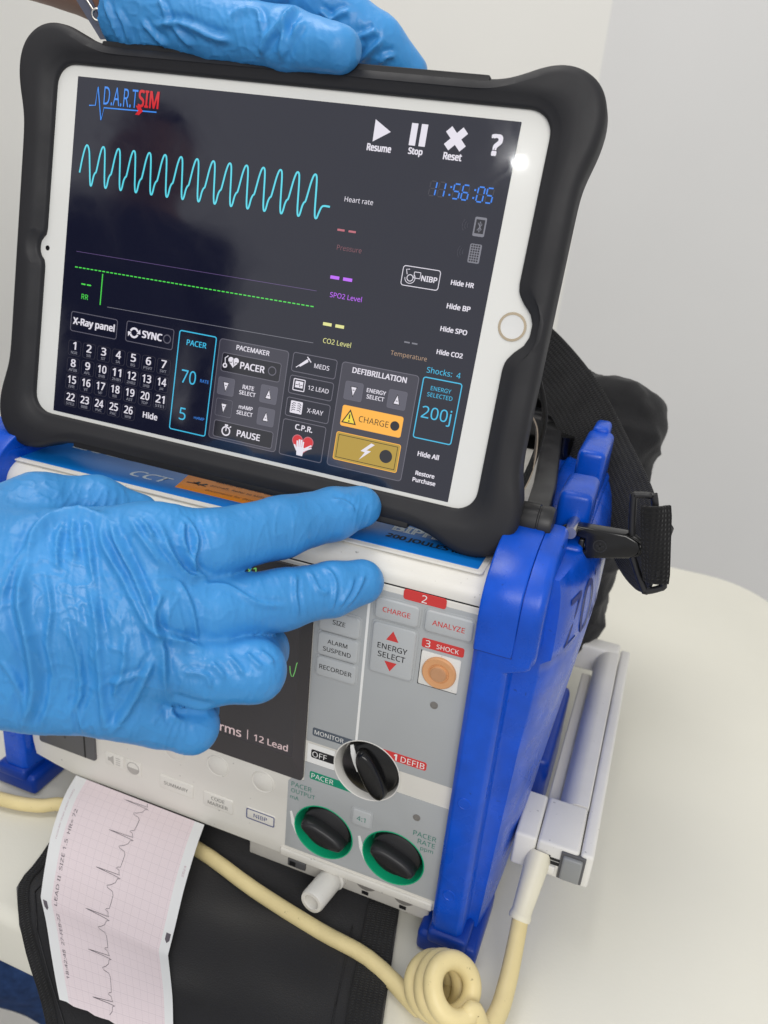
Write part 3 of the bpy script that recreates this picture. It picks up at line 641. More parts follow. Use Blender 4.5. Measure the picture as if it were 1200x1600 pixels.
# --- screen
def ui(name, c, s=1.0, base=(4, 4, 6)): return mat('ui_' + name, rgb(*base), .07, .95, emit=rgb(*c), emit_s=s)
bgm = ui('background', (20, 22, 40), .9, (5, 5, 9))
U = dict(white=ui('white', (226, 222, 232)), cyan=ui('cyan', (92, 214, 232)), cyan2=ui('cyan_box', (66, 186, 226)), blue=ui('blue', (66, 140, 236)), red=ui('red', (206, 36, 44)), green=ui('green', (84, 220, 84)),
         pink=ui('pink', (186, 104, 116)), pinkd=ui('pink_dim', (124, 82, 90)), purp=ui('purple', (190, 104, 246)), purpd=ui('purple_dim', (96, 78, 124)), yel=ui('yellow', (226, 226, 148)), sand=ui('sand', (170, 142, 118)),
         grey=ui('grey', (122, 122, 132)), line=ui('line', (98, 96, 108)), line2=ui('line_dim', (58, 57, 66)), panel=ui('panel', (66, 65, 78), .8), btn=ui('button', (96, 95, 108), .85), dark=ui('dark', (30, 30, 40), .8), amber=ui('amber', (250, 180, 66)), gold=ui('gold', (176, 146, 54)), dim=ui('dim', (70, 70, 80)), black=ui('black', (10, 9, 8)), clock=ui('clock', (58, 130, 232)), tri=ui('warn', (240, 214, 60)))
bgm.node_tree.nodes['Principled BSDF'].inputs['Roughness'].default_value = .07
_nt = bgm.node_tree; _t = _nt.nodes.new('ShaderNodeTexCoord'); _n = _nt.nodes.new('ShaderNodeTexNoise'); _n.inputs['Scale'].default_value = 38; _n.inputs['Detail'].default_value = 6; _n.inputs['Distortion'].default_value = 1.5
_r = _nt.nodes.new('ShaderNodeMapRange'); _r.inputs[1].default_value = .35; _r.inputs[2].default_value = .7; _r.inputs[3].default_value = .035; _r.inputs[4].default_value = .13
_nt.links.new(_t.outputs['Object'], _n.inputs['Vector']); _nt.links.new(_n.outputs['Fac'], _r.inputs[0]); _nt.links.new(_r.outputs[0], _nt.nodes['Principled BSDF'].inputs['Roughness'])
screen = plate('screen', rr(-98.6, -73.9, 98.6, 73.9, .3), .1, bgm, tab, TAB)
W1, W2, W3, W4 = .16, .22, .28, .34
def T(s, x, y, wd, c='white', w=W4, bold=.0, h=None): return text(s, x, y, wd, w, U[c], screen, TAB, bold=bold, height=h, name='screen_text')
def BX(x0, y0, x1, y1, c='line', fill=None, r=1.2, t=.35, w=W2, name='screen_button'):
    if fill: plate(name, rr(x0, y0, x1, y1, r), w - .03, U[fill], screen, TAB)
    return flat(name if not fill else 'button_outline', outline_ring(rr(x0, y0, x1, y1, r), t), w, U[c], screen, TAB)
def IC(vf, c='white', w=W4, name='screen_icon'): return flat(name, vf, w, U[c], screen, TAB)
def RG(x, y, r, c='line', t=.45, w=W4): return IC(ring2(x, y, r - t, r, 28), c, w, 'indicator_ring')
# header
T('D.A.R.T', -75.9, 67.2, 17.0, 'blue', h=7.4, bold=-.012); T('SIM', -62, 67.6, 10.2, 'red', h=7.0, bold=.02)
IC(stroke([(-91.6, 62.6), (-88.4, 62.9), (-87.7, 70.4), (-85.0, 57.2), (-83.9, 62.3), (-70, 62.6), (-57.6, 62.9)], .5), 'blue'); IC(pv([(-68, 61), (-66, 61), (-64.3, 62.7), (-66, 64.6), (-68, 64.6), (-66.6, 62.7)]), 'red', W4 + .04)
IC(pv([(41.2, 69.4), (41.3, 61.2), (48.2, 65.4)])); IC(merge(pv(rr(56.3, 61.4, 58.9, 69.5, .1)), pv(rr(60.3, 61.4, 62.9, 69.5, .1))))
IC(merge(stroke([(71.4, 68.8), (78, 62.2)], 3), stroke([(71.4, 62.2), (78, 68.8)], 3))); T('?', 90.6, 64.9, 4.6, h=7.8, bold=.03)
for s, x, wd in (('Resume', 44.4, 10.2), ('Stop', 59.5, 5.9), ('Reset', 74.6, 7.4)): T(s, x, 59.1, wd, bold=.03, h=2.7 if s != 'Stop' else 3.2)
# clock: seven-segment digits
SEG = {'0': 'abcdef', '1': 'bc', '5': 'afgcd', '6': 'afgedc'}
def seven(ch, x, y, hx, hy, t=.5, ghost=False):
    g = .3; S = dict(a=((-hx + g, hy), (hx - g, hy)), d=((-hx + g, -hy), (hx - g, -hy)), g=((-hx + g, 0), (hx - g, 0)), f=((-hx, g), (-hx, hy - g)), b=((hx, g), (hx, hy - g)), e=((-hx, -hy + g), (-hx, -g)), c=((hx, -hy + g), (hx, -g)))
    return merge(*[stroke([(x + p[0] + p[1] * .06, y + p[1]), (x + q[0] + q[1] * .06, y + q[1])], t) for k, (p, q) in S.items() if k in ('abcdefg' if ghost else SEG[ch])])
dx = 69.0
for ch in '11:56:05':
    if ch == ':': IC(merge(pv(rr(dx - .2, 47.8, dx + .5, 48.5, .05)), pv(rr(dx - .4, 44.9, dx + .3, 45.6, .05))), 'clock'); dx += 2.5
    else:
        IC(seven(ch, dx, 46.8, 1.25, 2.7, .42, True), 'line2', W2, 'segment_ghost'); IC(seven(ch, dx, 46.8, 1.25, 2.7, .55), 'clock'); dx += 3.55
for y, k in ((35.1, 0), (25.1, 1)):
    IC(merge(*[ring2(90.2 - 3.6, y, 1.2 + i, 1.35 + i, 12, 140, 220) for i in range(3)]), 'dim', W3)
    plate('screen_icon', rr(87.9, y - 3.6, 92.6, y + 3.6, .6), W3, U['grey'], screen, TAB)
    if k == 0: plate('screen_icon', rr(88.5, y - 2.5, 92, y + 2.7, .2), W3 + .03, U['dark'], screen, TAB); IC(stroke([(89.4, y - 1.4), (91, y + 1), (90.2, y + 2), (90.2, y - 2), (91, y - 1), (89.4, y + 1.4)], .3), 'grey')
    else: plates('screen_icon', [rr(88.4 + .95 * i, y - 3.1 + .95 * j, 89.05 + .95 * i, y - 2.45 + .95 * j, .05) for i in range(4) for j in range(7)], W3 + .03, U['dark'], screen, TAB)
BX(62.4, 9, 78.3, 16.9, 'white', t=.3); T('NIBP', 74.0, 12.9, 6.6, bold=.02)
IC(merge(ring2(66, 12.3, 1.1, 1.4, 20), ring2(66, 12.3, 2.0, 2.25, 20, 180, 400), outline_ring(rr(67.4, 12.4, 70.3, 15, .3), .25), stroke([(64.6, 13.5), (64, 15.4), (65.4, 15.6)], .3)))
for s, x, y, wd in (('Hide HR', 87.7, 13.2, 9.4), ('Hide BP', 87.9, 4.1, 9.7), ('Hide SPO', 87.7, -5, 11.1), ('Hide CO2', 87.8, -14.2, 10.9), ('Hide All', 86.8, -56.4, 9.2), ('Restore', 86.9, -64.6, 8.3), ('Purchase', 87, -67.5, 10)):
    T(s, x, y, wd, bold=.025)
# values
T('Heart rate', 39.4, 38.6, 12.3); T('Pressure', 38.5, 19.7, 10.8, 'pinkd'); T('SPO2 Level', 40.2, .8, 14.1, 'purp'); T('CO2 Level', 39.4, -18.1, 12.6, 'yel'); T('Temperature', 71.1, -18.3, 15.6, 'sand'); T('Shocks:  4', 86.8, -22, 14.2, 'cyan2')
def dash(x0, x1, y, c, wd=3.2, t=1.1): IC(merge(pv(rr(x0 - wd / 2, y - t / 2, x0 + wd / 2, y + t / 2, .1)), pv(rr(x1 - wd / 2, y - t / 2, x1 + wd / 2, y + t / 2, .1))), c)
dash(33.7, 38.6, 26.5, 'pink', t=.8); dash(34.1, 39.8, 7.7, 'purp', 4, 1.3); dash(33.9, 39.5, -11.4, 'yel', 3.9, 1.3); dash(69.4, 72.7, -12.8, 'grey', 2.4, .6); dash(-87.2, -84.2, -13.2, 'green', 2.2, .6)
T('RR', -85.9, -18.7, 3.6, 'green')
# ventricular tachycardia trace
wv = []; per = 7.82
for i in range(14):
    x0 = -87.4 + per * i
    for u, y in ((0, 29.6), (.06, 30.8), (.12, 33.6), (.2, 35.1), (.27, 35.7), (.34, 38.6), (.42, 42.4), (.5, 45.0), (.57, 46.2), (.65, 46.3), (.72, 45.2), (.77, 42), (.82, 37), (.87, 32.4), (.93, 30)): wv.append((x0 + u * per, y))
wv = [(-93.9, 34.5), (-92.9, 41), (-91.8, 45.4), (-90.8, 46.2), (-89.7, 44), (-89, 39), (-88, 31)] + wv + [(22.3, 29.8), (23.2, 32.8), (24.3, 34.7), (27.4, 34.8)]
IC(stroke(catmull(np.array(wv), 3), .75), 'cyan', name='heart_trace')
IC(stroke([(-92.3, .7), (27, 1.2)], .22), 'purpd', name='trace_line'); IC(stroke([(-73.5, -21.3), (28.9, -20)], .22), 'grey', name='trace_line')
IC(merge(*[stroke([(-92.4 + 2.1 * i, -6.2 + .0158 * i), (-92.4 + 2.1 * i + 1.45, -6.2 + .0158 * i + .01)], .45) for i in range(57)]), 'green', name='trace_line'); IC(stroke([(-77.4, -7.2), (-77.4, -21)], .45), 'green', name='trace_line')
# left block
BX(-92.6, -35.1, -67.3, -26); T('X-Ray panel', -79.9, -30.6, 22.6, bold=.025)
BX(-62.6, -34.8, -37.8, -25.5); T('SYNC', -48.8, -30.2, 10.4, bold=.03); RG(-41, -30.3, 2.0)
IC(merge(ring2(-58.2, -30.4, 1.5, 2.4, 16, 20, 160), ring2(-58.2, -30.4, 1.5, 2.4, 16, 200, 340), pv([(-56.8, -30.6), (-54.9, -30.6), (-55.2, -28.4)]), pv([(-59.6, -30.2), (-61.5, -30.2), (-61.2, -32.4)])))
ROW = ['NSR SB ST SA BG PSVT SVT'.split(), 'AFIB AFL IHB 2HB1 2HB2 3HB JR'.split(), 'IVR VT VF RR AST TDP STE1'.split(), 'STE2 BBB PVC PAC WPW'.split()]
k = 1
for r_, (row, y) in enumerate(zip(ROW, (-42.1, -50.2, -58.0, -66.2))):
    for i, s in enumerate(row):
        x = -89.3 + 8.0 * i; BX(x - 3.5, y - 4.1, x + 3.5, y + 2.9, 'line2', t=.22)
        T(str(k), x, y + .5, 4.6 if k > 9 else (1.7 if k == 1 else 2.7), bold=.014, h=3.6); T(s, x, y - 2.7, 1.15 * len(s), 'grey', bold=.02, h=1.3); k += 1
T('Hide', -45.6, -66.1, 7.7, bold=.02)
BX(-35.3, -70, -16.4, -25.1, 'cyan2', t=.5); T('PACER', -26, -29.9, 9.9, 'cyan2', bold=.012); T('70', -28.1, -45, 7.4, 'cyan2', h=6); T('RATE', -20, -45.5, 4.3, 'blue'); T('5', -29.1, -61.9, 3.3, 'cyan2', h=5.6); T('mAMP', -20.5, -62.3, 5.2, 'blue')
# pacemaker panel
BX(-15, -69.8, 18.6, -25.3, 'line', 'panel', r=1.6, w=W1); T('PACEMAKER', 1.6, -27.9, 16, bold=.015)
BX(-12.9, -39.4, 15.9, -31, 'line', 'dark'); T('PACER', 2.4, -35.2, 11.9, bold=.02); RG(11.9, -35, 2)
def heart(cx, cy, s): return pv([(cx + s * .062 * 16 * math.sin(t) ** 3, cy + s * .062 * (13 * math.cos(t) - 5 * math.cos(2 * t) - 2 * math.cos(3 * t) - math.cos(4 * t))) for t in np.linspace(0, 2 * math.pi, 40, endpoint=False)])
IC(heart(-7, -34.4, 2.6)); IC(stroke([(-9.4, -34.8), (-7.8, -34.8), (-7.2, -33.4), (-6.6, -36), (-6, -34.6), (-4.6, -34.6)], .35), 'dark', W4 + .04); IC(merge(ring2(-10.9, -36.6, .5, 1.1, 16), stroke([(-10.9, -35.6), (-11.2, -33.4), (-9.8, -32.2)], .4)))
def updn(x, y, up, fill='btn'):
    BX(x - 4.1, y - 3.9, x + 4.1, y + 3.9, 'line', fill, r=.9, t=.2); s = 1 if up else -1
    P = [(x - 1.6, y - 2 * s), (x + 1.6, y - 2 * s), (x, y + 2.6 * s)]; IC(pv(P if up else P[::-1]))
    flat('icon_outline', outline_ring(P if up else P[::-1], .3), W4 + .04, U['black'], screen, TAB); IC(stroke([(x - .4, y - .5 * s), (x + .4, y - .5 * s)], .35), 'black', W4 + .05)
updn(-9.2, -45.7, 0); updn(11.7, -45.3, 1); updn(-9, -55.2, 0, 'panel'); updn(11.8, -55.2, 1)
for s, x, y, wd in (('RATE', 1.7, -44.2, 5.5), ('SELECT', 1.6, -46.8, 8), ('mAMP', 1.7, -53.1, 6.8), ('SELECT', 1.5, -55.7, 7.9)): T(s, x, y, wd, bold=.015)
BX(-12.9, -68.7, 16.6, -61, 'line', 'dark'); T('PAUSE', 4.7, -64.9, 11.4, bold=.02); IC(merge(ring2(-6.5, -65.2, 1.6, 2.2, 28), stroke([(-6.5, -65.2), (-6.5, -63.8)], .5), pv(rr(-7.3, -62.9, -5.7, -62.2, .1)), stroke([(-4.9, -63.4), (-4.2, -62.7)], .5)))
# side buttons
for y0, y1, s, wd in ((-33.4, -25.1, 'MEDS', 6.9), (-42.8, -34.8, '12 LEAD', 9.5), (-52.6, -44.3, 'X-RAY', 7.5)):
    BX(20.5, y0, 41, y1); T(s, 34.3, (y0 + y1) / 2, wd, bold=.004)
IC(merge(stroke([(22.6, -31.4), (28.4, -26.8)], .35), pv([(24.4, -30.9), (23.8, -30.2), (27.2, -27.2), (28, -28.2)]), stroke([(27.2, -26.2), (29.2, -28.2)], .45)))
IC(outline_ring(rr(22.4, -41.2, 28, -36, .5), .4)); plate('screen_icon', rr(23.4, -39.8, 27, -37, .2), W3, U['white'], screen, TAB); IC(stroke([(23.6, -38.6), (24.8, -38.6), (25.2, -37.6), (25.6, -39.4), (26, -38.6), (26.8, -38.6)], .3), 'black')
plate('screen_icon', rr(22.6, -50.9, 28.2, -45.6, .4), W3, U['white'], screen, TAB)
IC(merge(*[stroke([(25.4 + s * .4, -46.6 - .95 * i), (25.4 + s * 1.4, -46.4 - .95 * i), (25.4 + s * 2.2, -47.2 - .95 * i)], .35) for i in range(4) for s in (-1, 1)]), 'dim')
BX(20.2, -69.9, 40.6, -53.9); T('C.P.R.', 30.3, -56.5, 8.2, bold=.02)
IC(heart(30.7, -63.4, 4.9), 'red', W3); flat('screen_icon', outline_ring(heart(30.7, -63.4, 5.1)[0][::-1], .35), W3 + .03, U['pink'], screen, TAB)
IC(merge(pv([(28.6, -68.6), (31.4, -68.6), (31.8, -64.8), (28.2, -64.8)]), *[stroke([(28.5 + .85 * i, -65), (28.2 + .95 * i, -61.6 - (.7 if i in (0, 3) else 0))], .75) for i in range(4)], stroke([(31.6, -66.4), (33.6, -64.2)], .8), stroke([(31.8, -65.4), (35, -63.2)], .6), stroke([(31.8, -66), (35.2, -64.3)], .6), stroke([(27, -64.2), (28.6, -66.6)], .8)), 'white', W4)
# defibrillation panel
BX(43, -69.9, 77.2, -25.1, 'line', 'panel', r=1.6, w=W1); T('DEFIBRILLATION', 60.1, -27.9, 24, bold=.02); updn(50, -36.6, 0); updn(69.4, -36.5, 1); T('ENERGY', 60, -34.9, 8.5, bold=.015); T('SELECT', 60, -37.5, 7.8, bold=.015)
BX(46.3, -51.8, 73.6, -42.9, 'amber', 'amber', r=1); T('CHARGE', 61, -47.4, 13.3, 'black'); IC(pv(circ(70.4, -47.3, 2, 28)), 'dark')
tr = [(46.7, -50.4), (53.5, -50.4), (50.1, -44.2)]; IC(pv(tr), 'tri'); flat('icon_outline', outline_ring(tr, .5), W4 + .04, U['black'], screen, TAB); IC(merge(stroke([(50.1, -46.4), (50.1, -48.4)], .55), pv(circ(50.1, -49.3, .35, 10))), 'black', W4 + .05)
BX(45.4, -66.7, 74.6, -54.5, 'amber', 'gold', r=1, t=.3); flat('button_outline', outline_ring(rr(46.6, -65.6, 73.4, -55.6, .1), .25), W4, U['black'], screen, TAB); IC(pv(circ(68.8, -60.7, 2.8, 32)), 'dark')
IC(pv([(61.6, -56.6), (57.4, -60.7), (59.4, -60.9), (57.2, -64.6), (62, -60), (60, -59.9), (63.2, -57)]))
BX(78.7, -50.4, 95.4, -24.9, 'cyan2', t=.45); T('ENERGY', 87, -29, 8.6, 'cyan2'); T('SELECTED', 87, -31.7, 10.7, 'cyan2'); T('200j', 87, -39.8, 12.7, 'cyan2')
# ------------------------------------------------------------------ external paddle lying beside the monitor
pad = thing('defibrillator_paddle', 'white external paddle lying flat along the right side of the monitor', 'paddle', (168, 125, 36))
box('grip_block', 150, 160.6, 27.5, 60, 38.5, 58, white_p, pad, bev=1.6); box('front_block', 161.0, 180.8, 27.5, 60, 38.5, 58, white_p, pad, bev=1.6)
side_o = [(27.5, 38.5), (27.5, 58), (221, 58), (225, 55), (225, 38.5)]
XZF = frame((0, 0, 0), (1, 0, 0), (0, 0, 1), (0, -1, 0)); sec = [(181, 38.5), (181, 57.3), (180.3, 58), (176, 58)] + [(176 - 9.8 * math.sin(t), 46 + 12 * math.cos(t)) for t in np.linspace(.12, math.pi / 2, 12)] + [(166.2, 38.5)]
solid('handle_frame', sec, -218.9, -60.3, white_p, pad, XZF, bev=0, ang=35)
box('edge_strip', 181.4, 187.6, 27.5, 226, 38.5, 58, white_p, pad, bev=1.6)
box('rear_block', 150, 180.8, 219.2, 233, 38.5, 58, white_p, pad, bev=2.0)
box('inner_plate', 160, 166, 60.3, 205, 38.5, 45, cream_old, pad, bev=.8)
latch_m = mat('latch_grey', rgb(140, 142, 142), .35, .5)
lt = box('latch', 174, 183.2, 24.6, 30, 41.5, 55, latch_m, pad, bev=1)
box('latch_recess', 172.8, 184.4, 26.4, 29, 40.4, 56.4, door_m, lt, bev=.4); plates('latch_teeth', [rr(166.5, 49, 172.8, 50.6, .2), rr(168.4, 46.5, 172.8, 48.6, .2), rr(165.4, 50.2, 168.2, 51.6, .2)], -27.3, black_i, pad, FRONT)
lathe('side_screw', [(2.2, 0), (2.2, .3), (1.6, .35), (.01, -.2)], (187.4, 38, 44), (1, 0, 0), blk, pad, n=20, closed=False)
box('clip_lug', 166.5, 171.5, 25.6, 29, 42, 46.4, white_p, pad, bev=.6)

# ------------------------------------------------------------------ cream cable with its coil and plug
cord_m = mat('cream_cord', rgb(222, 205, 152), .42, .4, bump=(300, .2, .4), var=(45, .1), specks=300); coil_m = cord_m
plug_m = mat('cream_plug', rgb(226, 221, 200), .45, .4, bump=(1800, .2, .2), var=(60, .04))
cab = thing('cable', 'cream cable running past the monitor into a tight coil plugged into the paddle', 'cable', (140, -32, 0))
ax_ = np.array((.55, -.42, .72)); ax_ /= np.linalg.norm(ax_); u_ = np.cross(ax_, (0, 0, 1)); u_ /= np.linalg.norm(u_); v_ = np.cross(u_, ax_)
C0 = np.array((144.5, -38.5, 27.0)); hel = []; NH = 60
for i in range(NH + 1):
    f_ = i / NH; a = math.radians(330 - 1160 * f_); rr_ = 10.8 + .3 * math.sin(i * .9); hel.append(C0 + ax_ * (-28 * (1 - f_)) + rr_ * (math.cos(a) * u_ + math.sin(a) * v_))
hel = np.array(hel); hel[:, 2] = np.maximum(hel[:, 2], 5.2)
lead = [(-420, -60, 5), (-300, -42, 5), (-200, -28, 5), (-125, -20, 5), (-102, -15, 5), (-88, -9, 6.5), (-50, -3.5, 8.6), (-6, -6, 8.6), (34, -16, 8.6), (73, -23.5, 8.6), (100, -26, 7)]
tailp = [(158, -40, 11), (162, -28, 9.5), (162.6, -13, 13), (162, 1, 19.5), (161.2, 12, 27)]
path = lead + [tuple(p) for p in hel] + tailp
rad = [3.7] * len(lead) + [4.25] * len(hel) + [4.4, 4.3, 4.2, 4.0, 3.9]
tube('cord', path, rad, cord_m, cab, n=14, res=4)
lathe('plug', [(4.2, -1.5), (5.1, -1.2), (5.3, .3), (5.0, 1.6), (4.7, 2.2), (5.3, 14), (5.9, 26), (5.6, 31), (5.0, 31)], (161, 10.5, 25.5), (0.09, .78, .92), plug_m, cab, n=36, closed=False)

# ------------------------------------------------------------------ black bag, strap and snap hook
bag_m = mat('bag_nylon', rgb(25, 25, 27), .78, .3, bump=(1100, .7, .5), var=(40, .2), sheen=.08); web_m = weave('webbing', rgb(33, 33, 34), .85, .13, .24, 1.0, .7)
bag = thing('carry_bag', 'black nylon carry bag bulging behind the right side of the monitor', 'bag', (90, 265, 0))
bc_ = [cone((30, 265, 60), (115, 255, 70), 50, 44), cone((115, 250, 70), (125, 248, 190), 42, 36), cone((40, 255, 200), (128, 245, 200), 44, 34), cone((128, 240, 205), (146, 236, 222), 26, 19), cone((-60, 260, 120), (60, 260, 150), 60, 60), cone((136, 236, 60), (140, 234, 150), 26, 24), cone((100, 215, 225), (60, 215, 235), 18, 20), cone((138, 238, 130), (148, 236, 205), 27, 24)]
V, F = surface_nets(lambda g: d_group(g, bc_, 18), (-130, 175, -6), (190, 345, 275), 5.0)
V, N, F = subdiv_np(V, F, 1)
if (N * (V - V.mean(0))).sum() < 0: F = F[:, ::-1]; N = -N
dd = np.array([noise.fractal(Vector(v) * .022, 1.0, 2.0, 4) * 5 + noise.noise(Vector((v[0] * .01, v[1] * .04, v[2] * .05))) * 4 + (1 - abs(noise.noise(Vector((v[0] * .03 + v[2] * .03, v[1] * .03, v[2] * .045)))) * 2) ** 3 * 2.0 for v in V]); V = V + N * dd[:, None]; V[:, 2] = np.maximum(V[:, 2], .6)
mesh_np('bag_body', V, F, bag_m, bag)
ribbon('seam_tape', [(60, 212, 258), (100, 207, 246), (132, 209, 224), (150, 214, 190), (156, 214, 140), (152, 212, 80)], (.5, .6, .3), 9, 2, web_m, bag)
strap = thing('shoulder_strap', 'black webbing strap with a plastic snap hook clipped to the blue guard', 'strap', (165, 110, 190))
ribbon('webbing', [(70, 196, 266), (94, 192, 256), (122, 180, 236), (146, 160, 212), (163, 132, 198), (175, 104, 188), (183, 76, 192), (184, 60, 201), (181, 48.5, 212)], [(.5, .3, 1), (.5, .3, .9), (.55, .25, .85), (.6, .2, .8), (.62, .1, .75), (.5, 0, .85), (.35, 0, .95), (0, .1, .95), (-.33, .1, .95)], 32, 2.2, web_m, strap, res=10)
ribbon('webbing_end', [(176.5, 41.8, 212), (179.3, 40.6, 212.6), (183, 41, 213), (186.5, 43, 213.4)], (-.33, .04, .94), 33, 3.0, weave('webbing_rough', rgb(28, 28, 29), .9, .16, .2, .8, 1.0), strap, res=6)
HK = frame((0, 45, 0), (1, 0, 0), (0, 0, 1), (0, -1, 0))
hook_ = solid('snap_hook', [(149.2, 213.2), (169.4, 214.2), (174.6, 212.2), (176.4, 209.5), (175.6, 206.4), (172.6, 204), (151.1, 198.4), (149.9, 201.3), (154.2, 203.4), (153.3, 208.3), (149.2, 208.6)], -3.6, 3.6, blk_gl, strap, HK, bev=1.2, seg=3, both=True)
tube('hook_arm', [(153, 0, 210.7), (148.8, 0, 210.9), (145, 0, 209.4), (142.4, 0, 206), (142, 0, 202), (143, 0, 198.5)], 2.5, blk_gl, hook_, n=14, fr=Matrix.Translation((0, 45, 0)))
box('hook_gate', 151, 153.4, 42.6, 47.4, 200.5, 207.5, blk, hook_, bev=.8)
flat('hook_mark', merge(ring2(160, 206.8, 2.4, 2.9, 28), stroke([(158.4, 206.8), (161.6, 206.8)], .6), stroke([(160, 205.2), (160, 208.4)], .6)), 3.72, blk, hook_, HK)
lathe('swivel', [(3.4, 0), (3.4, 1.8), (2.6, 2.0), (2.6, 3.0), (3.8, 3.2), (4.1, 5), (4.1, 8), (3.4, 9.6), (2.4, 10.4)], (174.2, 45, 208.7), (1, 0, .06), blk_gl, strap, n=28)
tube('slider_loop', [(180, 45, 209), (172.6, 45, 212.5), (171.4, 45, 214), (168.9, 45, 229.4), (169.6, 45, 231), (175.4, 45, 231.9), (177.0, 45, 230.6), (184, 45, 207), (188.2, 45, 195.0), (187.4, 45, 192.8), (182.6, 45, 190), (181, 45, 190.6), (174, 45, 203.2), (173.8, 45, 205), (180, 45, 209)], 1.5, blk, strap, n=10, res=3)

# ------------------------------------------------------------------ black padded flap under the monitor, over the table edge
flap_f = mat('padded_nylon', rgb(28, 28, 31), .8, .3, bump=(1300, .45, .35), var=(22, .2), sheen=.4)
flp = thing('bag_flap', 'black padded fabric flap under the monitor, folding over the front table edge', 'bag flap', (20, -30, 3))
def flap_xyz(s, t, th):
    # s across 0..1, t = distance from the back edge, mm
    L = [0, 60, 95, 133, 146, 162, 178, 230]; Y = [58, -2, -37, -75, -88, -102, -115, -140]; Z = [3, 3, 3, 2.2, -3.5, -14, -25, -66]
    xl = np.interp(t, [0, 60, 90, 118, 134, 147, 158, 178, 230], [-84, -84, -78, -74, -57, -37, -20, -2, 22]); xr = np.interp(t, [0, 40, 110, 145, 230], [92, 101, 117, 126, 148])
    x = xl + (xr - xl) * s; y = np.interp(t, L, Y); z = np.interp(t, L, Z)
    w = .9 * math.sin(x * .09 + y * .05) * math.sin(y * .11 + 1) + .7 * math.sin(x * .05 - y * .16)
    e = min(s, 1 - s); rim = 1 - max(0, 1 - e / .03) ** 2 * .6
    return (x, y - th * .5 * min(1, max(0, (t - 130) / 30)), z + (w * 1.15 + th * (1 - .15 * min(1, max(0, (t - 130) / 30)))) * rim)
V, F, NS, NT = [], [], 48, 60
for th in (2.6, -2.4):
    for j in range(NT + 1):
        for i in range(NS + 1): V.append(flap_xyz(i / NS, 230 * j / NT, th))
K = (NS + 1) * (NT + 1); q = lambda i, j: j * (NS + 1) + i
for j in range(NT):
    for i in range(NS): F.append((q(i, j), q(i, j + 1), q(i + 1, j + 1), q(i + 1, j))); F.append((K + q(i, j), K + q(i + 1, j), K + q(i + 1, j + 1), K + q(i, j + 1)))
for j in range(NT): F.append((q(0, j), K + q(0, j), K + q(0, j + 1), q(0, j + 1))); F.append((q(NS, j), q(NS, j + 1), K + q(NS, j + 1), K + q(NS, j)))
for i in range(NS): F.append((q(i, 0), q(i + 1, 0), K + q(i + 1, 0), K + q(i, 0))); F.append((q(i, NT), K + q(i, NT), K + q(i + 1, NT), q(i + 1, NT)))
build('padding', V, F, flap_f, flp, WORLD, 70)
def along(s, t0, t1, dz, n=14): return [np.array(flap_xyz(s, t, 2.6)) + (0, 0, dz) for t in np.linspace(t0, t1, n)]
ribbon('edge_webbing', along(.955, 0, 228, .9), (1, 0, 0), 15, 1.6, web_m, flp, res=3)
ribbon('edge_binding', along(.02, 66, 228, .5), (1, 0, 0), 5, 1.8, web_m, flp, res=3)
for s in (.885, .06):
    P_ = along(s, 70, 228, .35, 80); 
    for k in range(0, len(P_) - 1, 1):
        pass
    tube('stitch_line', P_, .3, blk, flp, n=6, res=1)

# ------------------------------------------------------------------ recorder paper strip
pap = thing('recorder_strip', 'pink gridded heart trace paper strip hanging out of the monitor', 'paper strip', (-40, -40, 5))
pl_ = [(-86, -1.5, 21.8), (-81, -17, 21), (-72.5, -36, 17), (-63, -52, 12), (-55.0, -63.8, 9.2), (-43.5, -73, 8.0), (-32, -83, 4.6), (-20, -93, .2), (-7, -103, -7)]
pr_ = [(-4, -1.5, 21.6), (1, -17, 21.6), (7, -36, 17.5), (12.5, -52, 11.4), (16.5, -63.5, 7.8), (22, -70, 7.6), (29.5, -79, 6.2), (36, -88, 2.6), (44, -99, -4)]
PLc, PRc = catmull(np.array(pl_[:5]), 10), catmull(np.array(pr_[:5]), 10); PL2, PR2 = catmull(np.array(pl_[4:]), 10), catmull(np.array(pr_[4:]), 10)
PLc, PRc = np.vstack([PLc, PL2[1:]]), np.vstack([PRc, PR2[1:]])
Lp = np.r_[0, np.cumsum(np.linalg.norm(np.diff((PLc + PRc) / 2, axis=0), axis=1))]; PLEN = Lp[-1]; PW = 80.0
def paper_map(P):
    u, v, w = P[:, 0], P[:, 1], P[:, 2]; A = np.stack([np.interp(v, Lp, PLc[:, k]) for k in range(3)], 1); B = np.stack([np.interp(v, Lp, PRc[:, k]) for k in range(3)], 1)
    A2 = np.stack([np.interp(v + .5, Lp, PLc[:, k]) for k in range(3)], 1) - A; nn = np.cross(B - A, A2); L_ = np.linalg.norm(nn, axis=1)[:, None]; nn = np.where(L_ > 1e-6, nn / np.maximum(L_, 1e-6), 0)
    nn = np.where(nn[:, 1:2] > 0, -nn, nn); s = (u / PW)[:, None]
    return A * (1 - s) + B * s + nn * w[:, None]
NU, NV = 16, 90; V, F, UVs = [], [], []
bot = lambda u: PLEN - 13 + .06 * u + .4 * math.sin(u * 2.1)
G = np.array([(PW * i / NU, min(1, j / NV) * bot(PW * i / NU), 0) for j in range(NV + 1) for i in range(NU + 1)])
up_ = paper_map(G); dn_ = paper_map(G - np.array((0, 0, .12))); K = len(G); q = lambda i, j: j * (NU + 1) + i
for j in range(NV):
    for i in range(NU): F.append((q(i, j), q(i, j + 1), q(i + 1, j + 1), q(i + 1, j))); F.append((K + q(i, j), K + q(i + 1, j), K + q(i + 1, j + 1), K + q(i, j + 1)))
